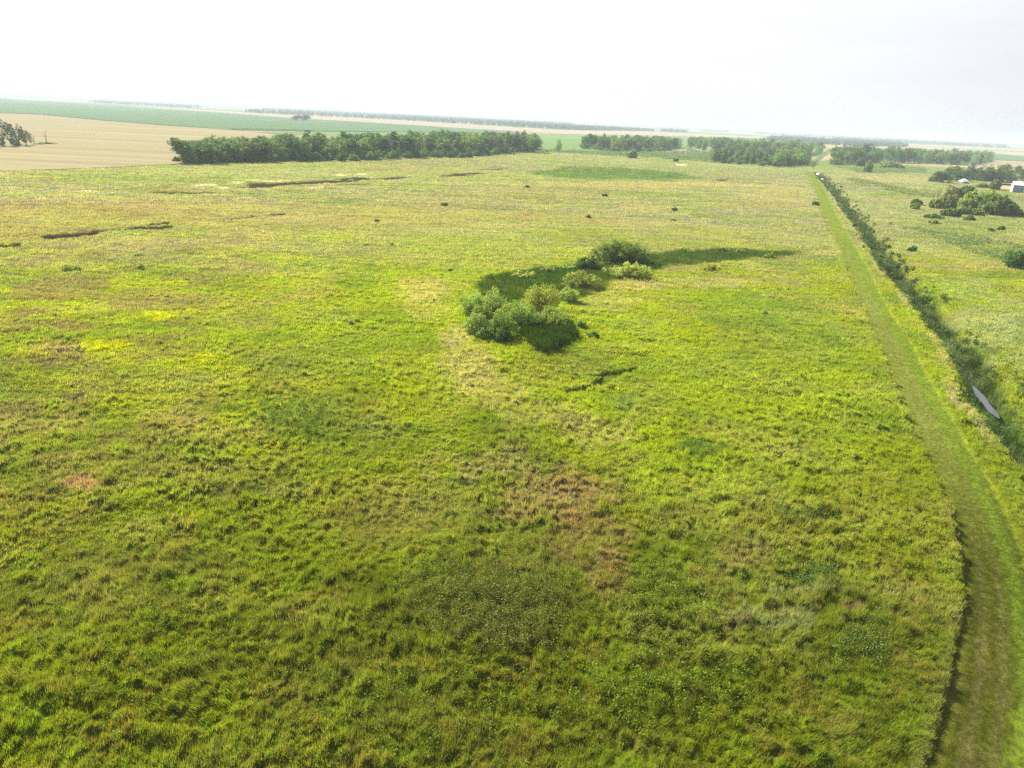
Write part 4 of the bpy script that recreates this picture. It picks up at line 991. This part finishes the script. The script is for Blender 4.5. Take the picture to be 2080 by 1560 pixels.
# low thicket belts and rough brush that nobody could count
def belt(name, polys, dens, size, cols, seed, label, cr=.9, hgt=.9, per=22):
    rs = np.random.RandomState(seed); pp = []
    for P in polys:
        P = Gs(P); x, y = poly_scatter(P, dens, seed); k = vn(x, y, 9, seed) > .33
        x, y = x[k], y[k]; f = fields(x, y); n = len(x)
        hm = hgt * (.35 + .9 * vn(x, y, 5, seed + 1))
        Pt = np.column_stack([x, y, f['z'] + hm * (.3 + .6 * rs.rand(n))])
        c = np.array(cols)[rs.randint(len(cols), size=n)]
        pp.append(leafcloud(Pt, cr * (.5 + .7 * rs.rand(n)), per, size, c, seed + 3, .8))
    V, Fc, CC = join(pp)
    return tag(link(name, mesh(name, V, Fc, CC, M_willow)), label, "shrubbery", None, "stuff")
belt("shrub_thicket", [[(1800, 458), (1868, 462), (1950, 480), (2010, 490), (2100, 506), (2100, 552), (2040, 535), (1985, 520), (1940, 502), (1880, 478)]], .85, .30, [(.15, .18, .05), (.19, .215, .08), (.11, .145, .04)], 31, "belt of knee-high grey-green shrubs running right of the ditch", .8, 1.0)
belt("hedge_thicket", [[(1718, 364), (1750, 367), (1800, 378), (1850, 388), (1898, 398), (1895, 405), (1850, 398), (1790, 388), (1735, 375)], [(1720, 345), (1790, 337), (1880, 343), (1885, 352), (1800, 353), (1740, 352)]], .3, .42, [(.13, .18, .055), (.17, .215, .075)], 32, "low scrub between the far ditch and the thicket", 1.2, 1.3)
belt("brush", [[(1180, 308), (1300, 312), (1390, 308), (1440, 318), (1450, 331), (1380, 326), (1290, 320), (1180, 313)], [(1395, 303), (1450, 312), (1520, 318), (1450, 330), (1400, 318)], [(1110, 308), (1180, 307), (1180, 312), (1110, 310)]], .16, .55, [(.13, .18, .06), (.18, .21, .08), (.09, .14, .05)], 33, "rough bushy ground between the middle wood and the far path", 1.8, 1.8)
belt("bank_brush", [[(1655, 338), (1662, 327), (1678, 314), (1690, 304), (1684, 302), (1660, 318), (1648, 335)], [(1690, 340), (1760, 340), (1830, 338), (1880, 341), (1850, 346), (1740, 347)]], .14, .5, [(.13, .18, .06), (.17, .21, .07)], 34, "brush along the far stretch of the ditch", 1.5, 1.6)

# distant woods: rows of tiny crowns fading into the haze
def far_rows(rows, seed):
    rs = np.random.RandomState(seed); P_ = []; S_ = []; R_ = []
    for (x0, y0, x1, y1, h, gap) in rows:
        a, b = G(x0, y0), G(x1, y1); l = np.linalg.norm(b - a); n = int(l / (h * .33)) + 2
        t = np.sort(rs.rand(n)); q = a + (b - a) * t[:, None] + rs.randn(n, 2) * h * .9
        k = fbm(q[:, 0], q[:, 1], 160, seed, 2) > gap
        q = q[k]; hh = h * (.8 + .5 * rs.rand(len(q)))
        for j in range(2):
            P_.append(np.column_stack([q + rs.randn(len(q), 2) * h * .15, hh * (.30 + .36 * j)])); R_.append(hh * .42)
        S_ += [hh * .34, hh * .34]
    P_ = np.concatenate(P_); R_ = np.concatenate(R_); S_ = np.concatenate(S_)
    c = np.array((.05, .085, .05)) * (.75 + .5 * rs.rand(len(P_)))[:, None]
    return leafcloud(P_, R_, 16, S_, c, seed, .9)
rows = []
for k_ in range(7):          # the deep wood behind the dry strip
    d = [0, 2.5, 4.8, 6.8, 8.6, 10.2, 11.4][k_]
    rows.append((505 + k_ * 12, 229 - d, 780, 242 - d, 14, .18)); rows.append((780, 242 - d, 1160, 263.5 - d, 15, .12))
for k_ in range(4):
    d = [0, 3, 5.5, 7.5][k_]
    rows.append((1160, 263.5 - d, 1325 - k_ * 22, 266.5 - d * .6, 12, .2))
rows += [(400, 220.5, 520, 226.5, 13, .52), (188, 208.5, 400, 219.5, 12, .2), (190, 206, 400, 216.5, 14, .2), (-300, 181, 190, 203.5, 14, .4), (-300, 178, 300, 207.5, 15, .35), (0, 192.5, 400, 212, 16, .3), (300, 207, 600, 222, 14, .3),
         (1346, 267.5, 1390, 269, 13, .1), (1330, 262, 1480, 269, 10, .35), (1240, 254, 1600, 272, 16, .4), (1528, 271.5, 1720, 281, 13, .25), (1400, 262, 1800, 281, 15, .3), (1150, 250, 2100, 297, 16, .25), (600, 222.5, 1150, 249, 16, .2),
         (1560, 284, 1704, 295, 11, .15), (1560, 281.5, 1700, 291, 12, .15), (1590, 279.5, 1720, 288, 12, .2), (1704, 295, 1838, 298.5, 10, .1), (1704, 291, 1838, 296, 12, .1), (1700, 287.5, 1808, 292, 12, .15),
         (1690, 283, 2045, 300.5, 12, .1), (1700, 281, 2045, 298, 13, .1), (1760, 281.5, 2120, 299, 15, .2), (1900, 288, 2120, 298.5, 13, .1), (640, 266, 470, 263, 1.5, .0)]
V, Fc, CC = join([far_rows(rows, 77)])
tag(link("distant_woods", mesh("distant_woods", V, Fc, CC, M_leaf)), "distant woods fading into white haze along the horizon", "woods", None, "stuff")

# ------------------------------------------------------------------ sheds and culvert
def boxes(name, bs, mat, parent):
    Vs = []; Fs = []; o = 0
    for (x0, y0, z0, x1, y1, z1) in bs:
        Vs += [(x0, y0, z0), (x1, y0, z0), (x1, y1, z0), (x0, y1, z0), (x0, y0, z1), (x1, y0, z1), (x1, y1, z1), (x0, y1, z1)]
        Fs += [[o + a for a in q] for q in ((3, 2, 1, 0), (4, 5, 6, 7), (0, 1, 5, 4), (1, 2, 6, 5), (2, 3, 7, 6), (3, 0, 4, 7))]; o += 8
    me = bpy.data.meshes.new(name); me.from_pydata(Vs, [], Fs); me.materials.append(mat)
    return link(name, me, parent)
def poly(name, V, Fs, mat, parent):
    me = bpy.data.meshes.new(name); me.from_pydata([tuple(v) for v in V], [], Fs); me.materials.append(mat)
    return link(name, me, parent)
M_wall = plainmat("grey_and_shaded_siding", (0.20, 0.235, 0.27), .5, .0, .08, 3, (8, 8, .2))  # darker copy: long wall's shade put into the colour; also the small shed's grey
M_wall2 = plainmat("light_and_lit_siding", (0.45, 0.48, 0.50), .5, .0, .08, 3, (8, 8, .2))  # lighter copy: sunlight on the gable put into the siding colour
M_roof = plainmat("white_metal_roof", (0.80, 0.81, 0.82), .4, .0, .05, 2)
M_dark = plainmat("dark_opening", (0.03, 0.03, 0.035), .7)
M_trim = plainmat("white_trim", (0.8, 0.8, 0.8), .5)
# machine shed: gable end toward the left, long wall toward the viewer
g = G(2055, 392); L_, Wd, hw, hr = 18.0, 9.0, 5.4, 7.4
root = bpy.data.objects.new("machine_shed", None); C.collection.objects.link(root)
root.location = (g[0], g[1], 0); root.rotation_euler = (0, 0, R(-25))
tag(root, "grey metal machine shed with a white gabled roof at the right edge of the photo", "shed")
poly("gable_wall", [(0, 0, -.3), (0, Wd, -.3), (0, Wd, hw), (0, Wd / 2, hr), (0, 0, hw), (.15, 0, -.3), (.15, Wd, -.3), (.15, Wd, hw), (.15, Wd / 2, hr), (.15, 0, hw)],
     [[0, 1, 2, 3, 4], [9, 8, 7, 6, 5], [0, 5, 6, 1], [1, 6, 7, 2], [2, 7, 8, 3], [3, 8, 9, 4], [4, 9, 5, 0]], M_wall2, root)
poly("gable_wall", [(L_, 0, -.3), (L_, Wd, -.3), (L_, Wd, hw), (L_, Wd / 2, hr), (L_, 0, hw), (L_ - .15, 0, -.3), (L_ - .15, Wd, -.3), (L_ - .15, Wd, hw), (L_ - .15, Wd / 2, hr), (L_ - .15, 0, hw)],
     [[4, 3, 2, 1, 0], [5, 6, 7, 8, 9], [0, 1, 6, 5], [1, 2, 7, 6], [2, 3, 8, 7], [3, 4, 9, 8], [4, 0, 5, 9]], M_wall2, root)
lw = [(.15, 0, -.3, L_ - .15, .15, hw - .003)] + [(.5 + i * .6, -.05, -.3, .6 + i * .6, 0, hw - .05) for i in range(29)]
boxes("long_wall", lw, M_wall, root); boxes("long_wall", [(.15, Wd - .15, -.3, L_ - .15, Wd, hw - .003)], M_wall, root)
for sgn in (0, 1):
    y0, y1 = (-.35, Wd / 2) if sgn == 0 else (Wd + .35, Wd / 2)
    z0 = hw - .35 * (hr - hw) / (Wd / 2)
    V = [(-.3, y0, z0 + .02), (L_ + .3, y0, z0 + .02), (L_ + .3, y1, hr + .02), (-.3, y1, hr + .02)]
    V += [(a, b, c + .12) for a, b, c in V]
    rs_ = poly("roof_slope", V, [[0, 3, 2, 1], [4, 5, 6, 7], [0, 1, 5, 4], [1, 2, 6, 5], [2, 3, 7, 6], [3, 0, 4, 7]], M_roof, root)
    if sgn == 0: boxes("ridge_cap", [(-.3, Wd / 2 - .15, hr + .143, L_ + .3, Wd / 2 + .15, hr + .19)], M_trim, rs_)
dr = boxes("sliding_door", [(6, -.12, -.2, 10, -.055, 3.8)], M_wall2, root); boxes("door_rail", [(5.5, -.16, 3.82, 14.5, -.055, 3.95)], M_trim, root)
boxes("door_handle", [(9.5, -.16, 1.0, 9.6, -.123, 1.5)], M_dark, dr)
boxes("corner_trim", [(-.04, -.06, -.3, .14, -.002, hw - .1)], M_trim, root)
# small shed / bin with white hipped roof before the farmyard trees
g = G(1957, 373.5)
root = bpy.data.objects.new("small_shed", None); C.collection.objects.link(root); root.location = (g[0], g[1], 0); root.rotation_euler = (0, 0, R(10))
tag(root, "small grey shed with a white pyramid roof in front of the farmyard trees", "shed")
boxes("wall", [(-2.7, -2.2, -.3, 2.7, -2.05, 1.9), (-2.7, 2.05, -.3, 2.7, 2.2, 1.9), (-2.7, -2.05, -.3, -2.55, 2.05, 1.9), (2.55, -2.05, -.3, 2.7, 2.05, 1.9)], M_wall, root)
poly("roof", [(-3.1, -2.6, 1.85), (3.1, -2.6, 1.85), (3.1, 2.6, 1.85), (-3.1, 2.6, 1.85), (-.7, 0, 4.0), (.7, 0, 4.0)], [[0, 1, 5, 4], [1, 2, 5], [2, 3, 4, 5], [3, 0, 4], [3, 2, 1, 0]], M_roof, root)
boxes("door", [(-.6, -2.27, -.2, .6, -2.205, 1.7)], M_dark, root)
# bare yard earth
slab("farmyard", [(2008, 380), (2024, 374), (2062, 376), (2060, 384), (2030, 384)], .62, groundmat("yard_earth", False, (.36, .30, .22), ((.5, .2),), .2, 1), "bare pale earth of the farmyard", .5)
# dark panel with posts added where only the trees' shade lies
gA, gB = G(2026, 377.5), G(2053, 379)
root = bpy.data.objects.new("shade_panel", None); C.collection.objects.link(root); root.location = (gA[0], gA[1], 0.4)
dv = gB - gA; ln = float(np.linalg.norm(dv)); root.rotation_euler = (0, 0, math.atan2(dv[1], dv[0]))
tag(root, "low dark panel for the tree shade between the sapling and the machine shed", "tree shade")
boxes("shade_sheet", [(0, 0, .1, ln, .06, 1.5)], plainmat("tree_shade_dark", (.05, .04, .035), .8, 0, .3, 2, (3, 3, .3)), root)
for i in range(5): boxes("shade_panel_post", [(i * ln / 4.05, -.14, -.5, i * ln / 4.05 + .14, -.003, 1.7)], M_dead, root)
# culvert pipe ends
def culvert(px, py, r, z, label, ang_=0.35):
    g = G(px, py, z)
    k = 28; V = []; Fs = []
    prof = [(0, r), (0, r * .88), (2.6, r * .88), (2.6, r)]
    for (l, q) in prof:
        for j in range(k):
            a = 6.2832 * j / k; V.append((q * math.cos(a), l, q * math.sin(a)))
    for i in range(4):
        for j in range(k):
            Fs.append([i * k + j, i * k + (j + 1) % k, ((i + 1) % 4) * k + (j + 1) % k, ((i + 1) % 4) * k + j])
    root = bpy.data.objects.new("culvert_pipe", None); C.collection.objects.link(root); root.location = (g[0], g[1], z); root.rotation_euler = (0, 0, ang_)
    tag(root, label, "culvert", "culvert pipes at the far end of the ditch")
    poly("pipe", V, Fs, M_trim, root)
    Vd = [(0, .5, 0)] + [(r * .87 * math.cos(6.2832 * j / k), .5, r * .87 * math.sin(6.2832 * j / k)) for j in range(k)]
    poly("grate", Vd, [[0, 1 + (j + 1) % k, 1 + j] for j in range(k)], M_roof, root)
culvert(1664.6, 355, 1.15, .5, "round white culvert end at the head of the ditch by the far path")
culvert(1672.5, 364.5, .45, .3, "smaller white pipe end just below the round white culvert end")

# ------------------------------------------------------------------ haze
hb = 41500.0
boxes_v = [(-hb, -hb, -9), (hb, -hb, -9), (hb, hb, -9), (-hb, hb, -9), (-hb, -hb, 60), (hb, -hb, 60), (hb, hb, 60), (-hb, hb, 60)]
me = bpy.data.meshes.new("haze"); me.from_pydata(boxes_v, [], [[3, 2, 1, 0], [4, 5, 6, 7], [0, 1, 5, 4], [1, 2, 6, 5], [2, 3, 7, 6], [3, 0, 4, 7]])
mh, th_, oh = newmat("haze_air")
pv = nd(th_, "ShaderNodeVolumePrincipled"); pv.inputs["Color"].default_value = (.60, .69, .78, 1); pv.inputs["Density"].default_value = 0.00019; pv.inputs["Anisotropy"].default_value = 0.0
th_.links.new(pv.outputs[0], oh.inputs["Volume"])
me.materials.append(mh)
tag(link("haze", me), "pale summer haze over the plain", "haze", None, "stuff")
